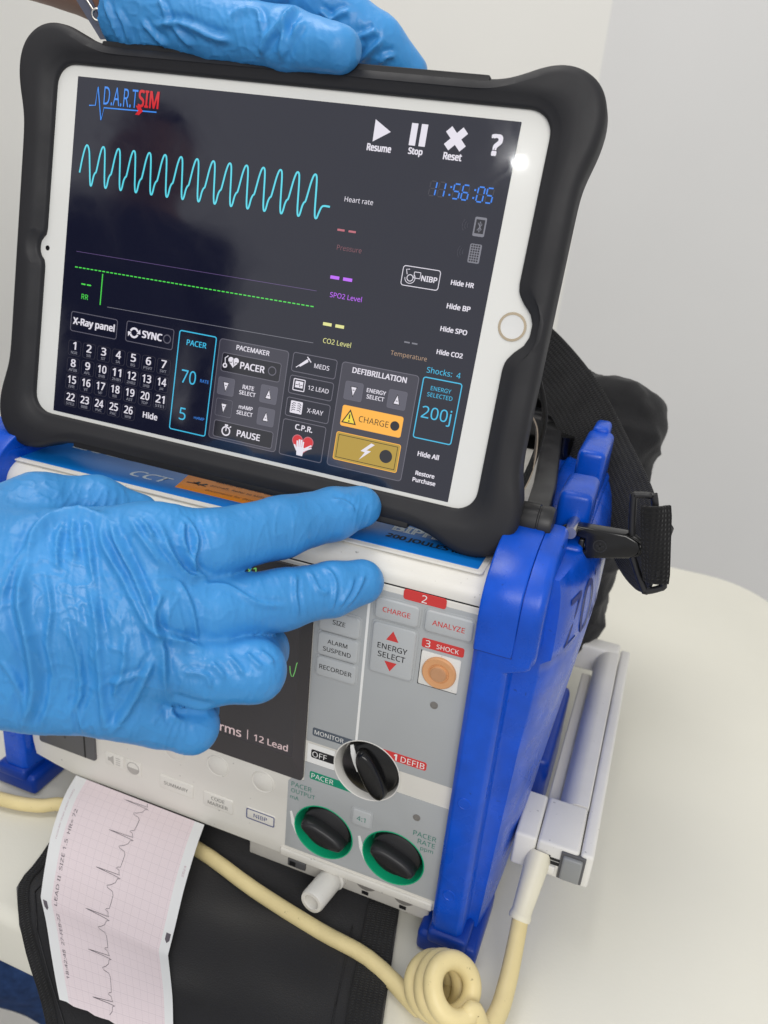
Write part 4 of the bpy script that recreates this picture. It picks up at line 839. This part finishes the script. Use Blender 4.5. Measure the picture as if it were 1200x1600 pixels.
pm = bpy.data.materials.new('chart_paper'); pm.use_nodes = True; nt = pm.node_tree; b = nt.nodes['Principled BSDF']; b.inputs['Roughness'].default_value = .6; b.inputs['Specular IOR Level'].default_value = .3
uvn = nt.nodes.new('ShaderNodeTexCoord'); sx = nt.nodes.new('ShaderNodeSeparateXYZ'); nt.links.new(uvn.outputs['UV'], sx.inputs[0])
def mnode(op, a, c, c2=None):
    n = nt.nodes.new('ShaderNodeMath'); n.operation = op
    for i, x in enumerate((a, c, c2)):
        if x is None: continue
        if isinstance(x, (int, float)): n.inputs[i].default_value = x
        else: nt.links.new(x, n.inputs[i])
    return n.outputs[0]
def gridline(sock, per, t):
    f = mnode('FRACT', mnode('DIVIDE', sock, per), 0); return mnode('LESS_THAN', f, t / per)
big = mnode('MAXIMUM', gridline(sx.outputs[0], 4.55, .22), gridline(sx.outputs[1], 4.55, .22)); fine = mnode('MAXIMUM', gridline(sx.outputs[0], .91, .12), gridline(sx.outputs[1], .91, .12))
inside = mnode('MULTIPLY', mnode('GREATER_THAN', sx.outputs[0], 7.0), mnode('LESS_THAN', sx.outputs[0], 74.5))
def mixc(fac, a, c):
    n = nt.nodes.new('ShaderNodeMix'); n.data_type = 'RGBA'
    for i, x in ((0, fac), (6, a), (7, c)):
        if isinstance(x, (tuple, float)): n.inputs[i].default_value = x
        else: nt.links.new(x, n.inputs[i])
    return n.outputs[2]
c1 = mixc(mnode('MULTIPLY', fine, .3), rgb(229, 216, 219), rgb(210, 188, 195)); c2 = mixc(mnode('MULTIPLY', big, .42), c1, rgb(190, 176, 182)); c3 = mixc(inside, rgb(226, 227, 227), c2)
nt.links.new(c3, b.inputs['Base Color']); MATS['chart_paper'] = pm
paper = build('paper', np.vstack([up_, dn_]), F, pm, pap, WORLD, 40, np.vstack([G[:, :2], G[:, :2]]))
ink = mat('thermal_ink', rgb(98, 92, 99), .7, .2); pink_ink = mat('chart_print', rgb(190, 160, 170), .7, .2)
beat = [(0, 0), (3.0, .1), (3.6, 1.6), (4.2, 2.0), (4.8, .3), (6.2, 0), (6.8, -.6), (7.2, 7), (7.5, 11.8), (7.9, 3), (8.3, -1.4), (8.9, 0), (11, .5), (12.6, 2.2), (13.8, 4.2), (14.6, 3.6), (15.4, .8), (17, 0), (20.4, 0)]
trc = []; v0 = -4.0
while v0 < 118:
    for dv, du in beat: trc.append((46.5 + (-du if True else du) * 1.15 - (v0 + dv) * .07, v0 + dv))
    v0 += 20.5
trc = [(u, v) for u, v in trc if 0.5 < v < 112]
def draw(name, vf, m, w=.08): return build(name, paper_map(np.array([(x, y, w) for x, y in vf[0]])), vf[1], m, paper, WORLD, 180)
def densify(P, h=1.2):
    out = []
    for a, c in zip(P, P[1:]):
        n = max(1, int(math.hypot(c[0] - a[0], c[1] - a[1]) / h)); out += [(a[0] + (c[0] - a[0]) * i / n, a[1] + (c[1] - a[1]) * i / n) for i in range(n)]
    return out + [P[-1]]
draw('heart_trace', stroke(densify(trc), .24), ink, .14)
pmap = lambda P: paper_map(P)
def ptext(s, u, v, wd, h, m): return text(s, u, v, wd, .1, m, paper, WORLD, height=h, rot=90, mapf=lambda P: paper_map(np.c_[P[:, 0], P[:, 1] * 1.0, P[:, 2]]))
def ptext(s, u, v, wd, h, m):
    return text(s, 0, 0, wd, .1, m, paper, height=h, mapf=lambda P: paper_map(np.c_[u - P[:, 1], v - P[:, 0], P[:, 2]]))
for s, u, v, wd in (('LEAD II  SIZE 1.5  HR= 72', 9.6, 45, 50), ('18:42:48  27-FEB-22', 9.6, 88, 28)): ptext(s[::1], u, v, wd, 2.0, ink)
ptext('recorder chart paper supply', 3.4, 24, 30, 1.1, pink_ink); ptext('2024', 77.4, 30, 6, 1.2, pink_ink)
for u, v in ((2.6, 72), (77.6, 62)): draw('fold_mark', pv([(u - 1.3, v - 2.2), (u + 1.3, v - 2.2), (u + 1.3, v + 1.0), (u, v + 2.4), (u - 1.3, v + 1.0)]), ink, .1)
# ------------------------------------------------------------------ person: gloved hands, forearms, seated body
glove_m = mat('nitrile_glove', rgb(62, 142, 206), .4, .42, bump=(1300, .22, .3), var=(20, .13), rvar=.1, sss=.05)
skin_m = mat('skin', rgb(140, 104, 86), .5, .4, bump=(700, .25, .3), var=(60, .08), sss=.1)
shirt_m = mat('navy_shirt', rgb(24, 28, 44), .85, .2, bump=(900, .4, .4)); jean_m = mat('denim', rgb(36, 58, 98), .85, .2, bump=(1100, .5, .4), var=(140, .3)); hair_m = mat('hair', rgb(28, 22, 19), .6, .3); shoe_m = mat('shoe', rgb(30, 30, 32), .6, .3)
per = thing('person', 'seated person in dark blue jeans wearing blue nitrile gloves, holding up the tablet', 'person', (-470, -220, -740))

def glove(name, groups, palm, kf, kp, lo, hi, c, n, e1, e2, folds, label, seed, noise_amp=.35, cut=None, calm_x=(16, 34)):
    def fun(g):
        p = d_group(g, palm, kp); out = None
        for ch, rad in groups:
            f = d_group(g, chain(ch, rad), 3.0); f = smin(f, p, kf); out = f if out is None else smin(out, f, 1.6)
        if cut: out = np.maximum(out, (g - np.array(cut[0], np.float32)) @ np.array(cut[1], np.float32))
        return out
    V, F = surface_nets(fun, lo, hi, 1.4); V, N, F = subdiv_np(V, F, 1)
    if (N * (V - V.mean(0))).sum() < 0: F = F[:, ::-1]; N = -N
    c, n, e1, e2 = map(np.array, (c, n, e1, e2)); p2 = np.c_[(V - c) @ e1, (V - c) @ e2]; fc = N @ n
    d = 1.22 * fold_disp(p2, fc, folds)
    # fine stretched wrinkles running across the fingers and down the back of the hand
    rid = np.array([(1 - abs(noise.noise(Vector((x * .30 + .6 * math.sin(y * .08), y * .075, seed)))) * 2.2) for x, y in p2]); msk = np.array([max(0, .45 + noise.noise(Vector((x * .05, y * .05, seed + 5)))) for x, y in p2])
    rid2 = np.array([(1 - abs(noise.noise(Vector((x * .16 + y * .10, y * .16 - x * .05, seed + 2)))) * 2.4) for x, y in p2])
    calm = np.interp(p2[:, 0], calm_x, (1.0, .42))     # the stretched fingers stay smoother than the loose back
    d += calm * np.clip(fc, .15, 1) * (.95 * np.clip(rid, 0, 1) ** 4 * msk + .55 * np.clip(rid2, 0, 1) ** 5 * (1 - msk * .6))
    lowf = np.array([noise.noise(Vector((v[0] * .06, v[1] * .06, v[2] * .06 + seed))) + .5 * noise.noise(Vector((v[0] * .17, v[1] * .17, v[2] * .17 + seed))) for v in V]); d += noise_amp * lowf
    V = V + N * d[:, None]
    o = mesh_np(name, V, F, glove_m, per); o['label'] = label; return o

INDEX = [(11.5, -61.8, 212.5), (27.4, -47.0, 210.5), (43.3, -21.7, 211.6), (55.9, -1.0, 212.5), (63.2, 9.9, 213.5)]
MIDDLE = [(18.1, -69.7, 194.7), (34.1, -57.4, 189.6), (51.8, -35.9, 188.4), (65.8, -19.4, 189.2), (74.0, -9.4, 190.0)]
RING = [(17.3, -78.5, 178.0), (39.1, -69.4, 171.5), (53.6, -60.2, 171.2), (44.5, -35.5, 163.5), (27, -22.5, 153)]
PINKY = [(13.0, -83.7, 159.3), (25.6, -77.9, 152.2), (34.8, -71.3, 147.2), (23.1, -51.2, 136.9), (5.7, -45.0, 130.6)]
THUMB = [(-61.7, -77.1, 200.4), (-41.6, -58.5, 211.4), (-28.0, -42.4, 211.5), (-16.5, -31.8, 205.9)]
WR = [(-63.4, -95.1, 199.7), (-55.7, -101.6, 184.3), (-52.3, -105.2, 163.3), (-91.6, -108.8, 177.5)]
palm = [cone(WR[0], INDEX[0], 17, 13.4), cone(WR[1], MIDDLE[0], 19, 13.6), cone(WR[1], RING[0], 19, 13.2), cone(WR[2], PINKY[0], 17, 12.2), cone((-20, -84, 196), (-14, -90, 168), 17, 16), cone(WR[3], WR[0], 25, 20), cone(WR[3], WR[2], 25, 20), cone((-135, -128, 168), WR[3], 28, 25), cone(WR[0], THUMB[1], 16, 12), cone((-30, -60, 190), (0, -55, 175), 14, 14)]
FOLD1 = [[(-32.8, 16.7), (-30.6, 26.4), (-24.6, 31.7), (-17.4, 33.3), (-9.1, 31.7)], [(-33.8, -41.9), (-29.1, -27.4), (-30.7, -12.4), (-33.9, 2.7), (-32.8, 16.7)], [(-8.1, 31.7), (-4.7, 23.1), (0.9, 12.4), (5.4, 1.6), (11.1, -12.4), (12.5, -22.2), (14.5, -32.1)], [(8.5, 29.6), (14.4, 16.9), (19.0, 11.6), (25.4, 10.5)], [(-10.1, 31.7), (-8.8, 22.1), (-2.1, 10.2), (4.5, -2.7), (8.9, -8.1), (21.0, -12.8), (24.5, -14.6)], [(-0.8, 30.7), (4.7, 22.1), (11.2, 13.5)], [(4.4, 29.6), (7.8, 21.0), (14.5, 12.6)], [(-16.3, 31.7), (-14.0, 24.2), (-12.6, 15.6), (-11.3, 8.1)], [(-19.4, 31.7), (-18.6, 23.1), (-17.3, 15.6)], [(-22.4, 29.6), (-23.6, 19.9), (-22.9, 12.4)], [(-12.4, 8.1), (-9.8, -5.9), (-8.2, -21.0), (-6.7, -33.9), (-4.3, -43.6)], [(-19.2, -3.8), (-15.6, -16.7), (-14.2, -27.4), (-18.0, -37.1)], [(-4.3, -43.6), (2.5, -31.7), (6.3, -23.1), (9.2, -16.7)], [(-0.4, -8.1), (-1.0, -21.0), (-4.7, -31.7)], [(10.5, 4.9), (8.7, -2.7), (9.7, -16.7)], [(18.3, 31.5), (22.0, 24.0), (21.2, 15.0), (25.9, 10.7)], [(17.2, 30.3), (17.5, 22.6), (22.4, 12.9)], [(16.3, 9.3), (20.5, 0.6), (24.5, -14.6)], [(14.5, -32.1), (23.0, -35.1), (30.0, -36.3)], [(15.1, -32.1), (16.4, -37.7), (19.8, -40.3)], [(28.2, -18.7), (30.6, -21.1), (33.1, -24.6)], [(34.0, -16.7), (36.6, -19.1), (39.8, -23.3)], [(40.1, -15.8), (42.7, -18.2), (46.0, -21.3)], [(45.2, -15.4), (47.8, -17.2), (49.8, -19.7)], [(72.2, 15.7), (75.3, 9.5), (74.3, -0.6)], [(83.2, 11.6), (80.5, 5.8), (77.1, 0.6)], [(65.3, 14.3), (68.4, 6.9), (72.6, 5.7)], [(88.3, 13.6), (84.2, 5.8), (80.0, 0.6)], [(-7.5, -25.8), (2.2, -23.1), (6.3, -22.0)], [(-39.3, -16.7), (-33.8, -26.3), (-32.5, -33.9)], [(-27.0, 12.4), (-24.4, -0.5), (-25.0, -12.4), (-21.4, -27.4)], [(-40.0, 2.7), (-37.3, 12.4), (-33.0, 21.0)], [(24.8, 8.4), (34.4, 7.5), (44.5, 1.8), (55.0, 0.6)], [(59.9, 12.9), (58.8, 5.5), (60.5, -3.1)], [(75.6, 42.5), (81.4, 41.7), (85.2, 38.1)], [(19.1, -21.5), (26.0, -23.0), (28.5, -27.7)], [(-12.6, -43.6), (-15.0, -33.9), (-13.1, -27.4)], [(-28.1, -41.4), (-24.3, -31.7), (-23.7, -21.0)], [(1.2, 31.7), (8.8, 23.1), (17.9, 12.7)]]
AMP1 = {0: (2.2, 1.7), 1: (2.6, 1.8), 2: (2.2, 1.4), 3: (1.5, 1.2), 4: (1.7, 1.3), 10: (1.5, 1.4), 12: (1.7, 1.4), 15: (1.5, 1.0), 16: (1.3, 1.0), 18: (1.7, 1.3)}
folds1 = [(p, *AMP1.get(i, (1.15, 1.1) if i < 20 else (.85, .95))) for i, p in enumerate(FOLD1)]
glove('glove', [(INDEX, (13.2, 12.6, 11.9, 10.6, 9.0)), (MIDDLE, (13.2, 12.4, 11.7, 10.6, 9.2)), (RING, (13, 12.2, 11.4, 9.6, 8.2)), (PINKY, (11.8, 10.2, 9.8, 8.8, 7.2)), (THUMB, (15, 13.5, 11.5, 9))], palm, 9, 12, (-140, -160, 105), (92, 34, 245),
      (23.16, -90.29, 203.83), (0.5376, -0.6816, 0.4965), (0.8057, 0.5889, -0.064), (-0.2487, 0.4344, 0.8657), folds1, 'blue nitrile glove on the right hand, index and middle finger pointing right', 3.0)

TTH = [(-97.2, 61.4, 406.4), (-71.4, 57.6, 396.2), (-31.8, 50.2, 390.4), (2.5, 46.7, 387.4), (26.5, 43.3, 384.5)]
TIN = [(-26.0, 81.4, 417.6), (4.2, 76.8, 404.9), (26.7, 81.5, 393.1), (38.9, 90.6, 383.6)]
TMI = [(-44.3, 102.9, 418.4), (-24.6, 111.8, 397.4), (-9.0, 102.9, 375.6), (0.7, 90.9, 361.7)]
TRI = [(-68.0, 114.1, 417.7), (-44.7, 117.6, 394.9), (-27.5, 106.6, 372.3), (-16.8, 93.6, 358.1)]
TPI = [(-90.2, 120.7, 416.0), (-71.6, 120.7, 391.6), (-54.4, 110.8, 371.3), (-44.3, 99.9, 359.6)]
tpalm = [cone((-114, 75, 416), TIN[0], 24, 16), cone((-114, 80, 418), TMI[0], 24, 15), cone((-114, 85, 418), TRI[0], 22, 14), cone((-112, 92, 416), TPI[0], 20, 13), cone(TTH[0], TTH[1], 20, 17), cone((-80, 70, 410), (-40, 70, 410), 22, 17), cone((-60, 90, 415), (-40, 90, 415), 18, 16)]
FOLD2 = [[(21.7, 6.8), (16.4, 2.5), (14.8, -3.6), (13.4, -11.5)], [(17.2, 3.1), (8.8, -4.2), (6.2, -9.8)], [(23.3, 1.9), (18.0, -3.6), (14.5, -10.9)], [(45.9, -3.5), (46.1, -7.7), (44.8, -11.9)], [(34.9, 1.9), (39.9, 4.3), (43.3, 4.9)], [(46.4, -4.4), (51.9, -2.3), (53.3, -1.7)], [(47.7, -13.0), (51.3, -8.8), (56.3, -4.7)], [(31.2, 5.5), (34.4, 3.1), (36.3, 1.9)], [(54.8, -13.5), (57.7, -11.1), (61.6, -10.5)], [(-4.8, 2.6), (-0.3, 5.0), (6.1, 4.4), (6.7, -3.6)], [(-55.7, 9.1), (-53.0, 0.6), (-51.6, -5.7)], [(-50.5, 5.7), (-48.3, 0.0), (-47.6, -6.2)], [(-41.4, 2.2), (-36.6, -3.4), (-31.6, -7.3)], [(-28.4, 0.0), (-24.8, -3.9), (-21.2, -7.2)], [(-32.8, 8.9), (-31.1, 5.6), (-30.9, 1.1)], [(-36.3, 0.0), (-24.4, 0.6), (-11.8, -3.9), (-5.5, -4.9)]]
folds2 = [(p, *((1.9, 1.3) if i in (0, 1, 15) else (1.2, 1.1))) for i, p in enumerate(FOLD2)]
glove('glove', [(TTH, (19, 17, 13, 11.2, 8.8)), (TIN, (14.5, 11.8, 10.4, 8)), (TMI, (14, 11.5, 10.5, 8)), (TRI, (13.5, 11, 10, 8)), (TPI, (12, 10, 9, 7))], tpalm, 8, 12, (-128, 25, 345), (56, 142, 455),
      (-19.94, 50.41, 392.2), (0.499, -0.8564, -0.1323), (0.8661, 0.4876, 0.1102), (-0.0299, -0.1696, 0.9851), folds2, 'blue nitrile glove on the left hand gripping the top edge of the tablet', 9.0, cut=((-83, 51, 392), (-.894, .166, .416)))

# bodies: one continuous figure each
eye_m = mat('eye', rgb(60, 44, 36), .2, .5); lip_m = mat('lips', rgb(120, 72, 66), .5, .3)
def figure(parent, core, limbs, feet, lo, hi, head, fwd, zones, res=11.0):
    def f(g):
        d = d_group(g, core, 40)
        for l_ in limbs: d = smin(d, d_group(g, l_, 20), 22)
        for c in feet: d = smin(d, d_cone(g, c), 16)
        return d
    V, F = surface_nets(f, lo, hi, res); V, N, F = subdiv_np(V, F, 1)
    if (N * (V - V.mean(0))).sum() < 0: F = F[:, ::-1]; N = -N
    dn = np.array([noise.noise(Vector(v) * .02) * 4 + noise.noise(Vector(v) * .05) * 2 for v in V]); cl_ = V[:, 2] < 300; V = V + N * (dn * cl_)[:, None]; V[:, 2] = np.maximum(V[:, 2], -739)
    body = mesh_np('body', V, F, skin_m, parent)
    for m_ in (shirt_m, jean_m, shoe_m): body.data.materials.append(m_)
    body.data.polygons.foreach_set('material_index', zones(V[F].mean(1)).astype(np.int32))
    h = np.array(head, float); fw = np.array(fwd, float); sd = np.array((fw[1], -fw[0], 0)); P = lambda a, s, z: h + fw * a + sd * s + np.array((0, 0, z))
    hc = [cone(P(-20, 0, 16), P(-8, 0, 26), 86, 84), cone(P(-50, 0, -24), P(-40, 0, -64), 66, 52)]
    Vh, Fh = surface_nets(lambda g: np.maximum(d_group(g, hc, 30), ((g - h) @ fw - 50) - (g[..., 2] - h[2] - 25) * .9), tuple(h - 160), tuple(h + 160), 8.0); mesh_np('hair', Vh, Fh, hair_m, parent)
    for s in (-1, 1): lathe('eye', [(.1, -9), (6, -7), (9, 0), (6, 7), (.1, 9)], P(76, 32 * s, -14), (0, 0, 1), eye_m, body, n=16)
    tube('mouth', [P(78, -28, -72), P(94, 0, -76), P(78, 28, -72)], 4, lip_m, body, n=8)
    return body
def head_cones(h, fw):
    h = np.array(h, float); fw = np.array(fw, float); sd = np.array((fw[1], -fw[0], 0)); P = lambda a, s, z: h + fw * a + sd * s + np.array((0, 0, z))
    return [cone(P(4, 0, -37), P(0, 0, 8), 74, 84), cone(P(34, 0, -50), P(44, 0, -72), 52, 44), cone(P(86, 0, -20), P(96, 0, -38), 10, 16), cone(P(-4, 86, -20), P(-4, 86, -40), 14, 10), cone(P(-4, -86, -20), P(-4, -86, -40), 14, 10)]
HD, FW = (-574, -108, 492), (1.0, .08, 0)
core = [cone((-590, -80, -300), (-602, -102, 40), 138, 128), cone((-602, -102, 40), (-592, -108, 230), 128, 112), cone((-592, -108, 245), (-545, -272, 276), 72, 60), cone((-592, -108, 245), (-572, 58, 296), 72, 60), cone((-590, -108, 265), (-576, -108, 375), 60, 54)] + head_cones(HD, FW)
limbs = [[cone((-545, -272, 274), (-362, -270, 95), 58, 46), cone((-362, -270, 95), (-118, -120, 173), 46, 25)], [cone((-572, 58, 296), (-350, 120, 478), 58, 44), cone((-350, 120, 478), (-205, 100, 447), 44, 33), cone((-205, 100, 447), (-84, 70, 405), 32, 18)],
         [cone((-580, -160, -305), (-190, -170, -285), 92, 62), cone((-190, -170, -285), (-180, -190, -670), 60, 45)], [cone((-580, 0, -305), (-206, 68, -232), 88, 50), cone((-206, 68, -232), (-100, 160, -480), 48, 44), cone((-100, 160, -480), (-70, 190, -680), 44, 44)]]
feet = [cone((-180, -190, -700), (-90, -180, -715), 42, 30), cone((-70, 190, -700), (20, 210, -715), 42, 30)]
def z1(C):
    m = np.zeros(len(C)); m[(C[:, 2] < 330) & ~((C[:, 0] > -300) & (C[:, 2] > 40))] = 1; m[(C[:, 2] >= 330) & (C[:, 1] > -10) & (C[:, 0] < -330)] = 1; m[(C[:, 2] >= 300) & (C[:, 2] < 372) & (C[:, 0] < -330) & (np.hypot(C[:, 0] + 582, C[:, 1] + 108) > 70)] = 1; m[C[:, 2] < -165] = 2; m[C[:, 2] < -665] = 3; return m
figure(per, core, limbs, feet, (-760, -380, -760), (70, 270, 600), HD, FW, z1)
stool = thing('stool', 'dark round stool under the seated person', 'stool', (-590, -80, -740)); stm = mat('stool_vinyl', rgb(40, 40, 42), .5, .4)
lathe('seat', [(150, 0), (172, 4), (175, 22), (165, 34), (.01, 36)], (-590, -80, -438), (0, 0, 1), stm, stool, n=48, closed=False)
for k in range(4):
    c_, s_ = math.cos(k * math.pi / 2 + .6), math.sin(k * math.pi / 2 + .6); tube('leg', [(-590 + 110 * c_, -80 + 110 * s_, -436), (-590 + 190 * c_, -80 + 190 * s_, -739)], 12, leg_m, stool, n=12, res=1)
# second person, standing across the room: seen as the dark reflection in the tablet glass
p2 = thing('person', 'standing person in dark navy clothes, seen only as a reflection in the tablet screen', 'person', (-930, -1300, -740))
B = np.array((-930., -1300, -740)); f2 = np.array((.6, .8, 0)); r2 = np.array((.8, -.6, 0)); Q = lambda r, f, z: B + r2 * r + f2 * f + np.array((0, 0, z))
HD2 = Q(0, 20, 1560)
core = [cone(Q(0, 0, 950), Q(0, 0, 1180), 130, 122), cone(Q(0, 0, 1180), Q(0, 0, 1330), 126, 112), cone(Q(0, 0, 1370), Q(165, 0, 1375), 70, 58), cone(Q(0, 0, 1370), Q(-165, 0, 1375), 70, 58), cone(Q(0, 0, 1400), Q(0, 10, 1480), 60, 54)] + head_cones(HD2, f2)
limbs = [[cone(Q(170 * s, 0, 1370), Q(215 * s, 10, 1090), 58, 45), cone(Q(215 * s, 10, 1090), Q(200 * s, 60, 850), 44, 32), cone(Q(200 * s, 60, 850), Q(192 * s, 78, 770), 32, 26)] for s in (1, -1)] + [[cone(Q(85 * s, 0, 920), Q(95 * s, 10, 500), 92, 62), cone(Q(95 * s, 10, 500), Q(100 * s, 0, 80), 60, 44)] for s in (1, -1)]
figure(p2, core, limbs, [cone(Q(100 * s, -20, 45), Q(105 * s, 110, 30), 42, 30) for s in (1, -1)], tuple(B + (-330, -330, -20)), tuple(B + (330, 330, 1680)), HD2, f2, lambda C: np.where(C[:, 2] < -665, 3, np.where(C[:, 2] < 180, 2, np.where(C[:, 2] < 690, 1, 0))), res=14.0)

# wristband on the left wrist
band_m = mat('band_navy', rgb(34, 36, 50), .35, .5); band = thing('wristband', 'glossy dark wristband with a silver loop beside the glove cuff', 'wristband', (-100, 72, 395))
wa = np.array((-.894, .166, .416)); wu = np.cross(wa, (0, 0, 1)); wu /= np.linalg.norm(wu); wv_ = np.cross(wu, wa); wc = np.array((-88, 72, 407.)); wc = wc + wa * (((np.array((-83, 51, 392)) - wc) @ wa) + 4.2)
lp = [wc + 23.5 * (math.cos(t) * wu + math.sin(t) * wv_) for t in np.linspace(0, 2 * math.pi, 29)]
ribbon('band', lp, wa, 8, 2.0, band_m, band, res=2)
pz = [np.array(p) for p in ((-101, 48.5, 399), (-87.5, 46.5, 384.3), (-84, 47.2, 384.6), (-94.5, 50.2, 400.2))]; pn = np.array((.35, -.93, -.1)); V = [p + pn * k for k in (0, -1.6) for p in pz]
build('tag_plate', V, [(0, 1, 2, 3), (7, 6, 5, 4), (0, 4, 5, 1), (1, 5, 6, 2), (2, 6, 7, 3), (3, 7, 4, 0)], mat('tag_plastic', rgb(70, 74, 90), .12, .7), band, ang=20)
lr = [np.array((-87.4, 44.9, 393.2)) + 2.2 * (math.cos(t) * np.array((.87, .33, .1)) + math.sin(t) * np.array((-.1, -.1, .98))) for t in np.linspace(0, 2 * math.pi, 17)]
tube('loop', lr, .5, steel, band, n=8, res=1); tube('clasp_wire', [(-96, 47, 401), (-91, 45.4, 396.5), (-88.6, 44.8, 394.2)], .45, steel, band, n=8)
for p in ((-82.2, 47.6, 388.4), (-81.6, 47.8, 385.4)): lathe('rivet', [(.9, 0), (.8, .4), (.01, .6)], p, (.35, -.93, -.1), steel, band, n=14, closed=False)
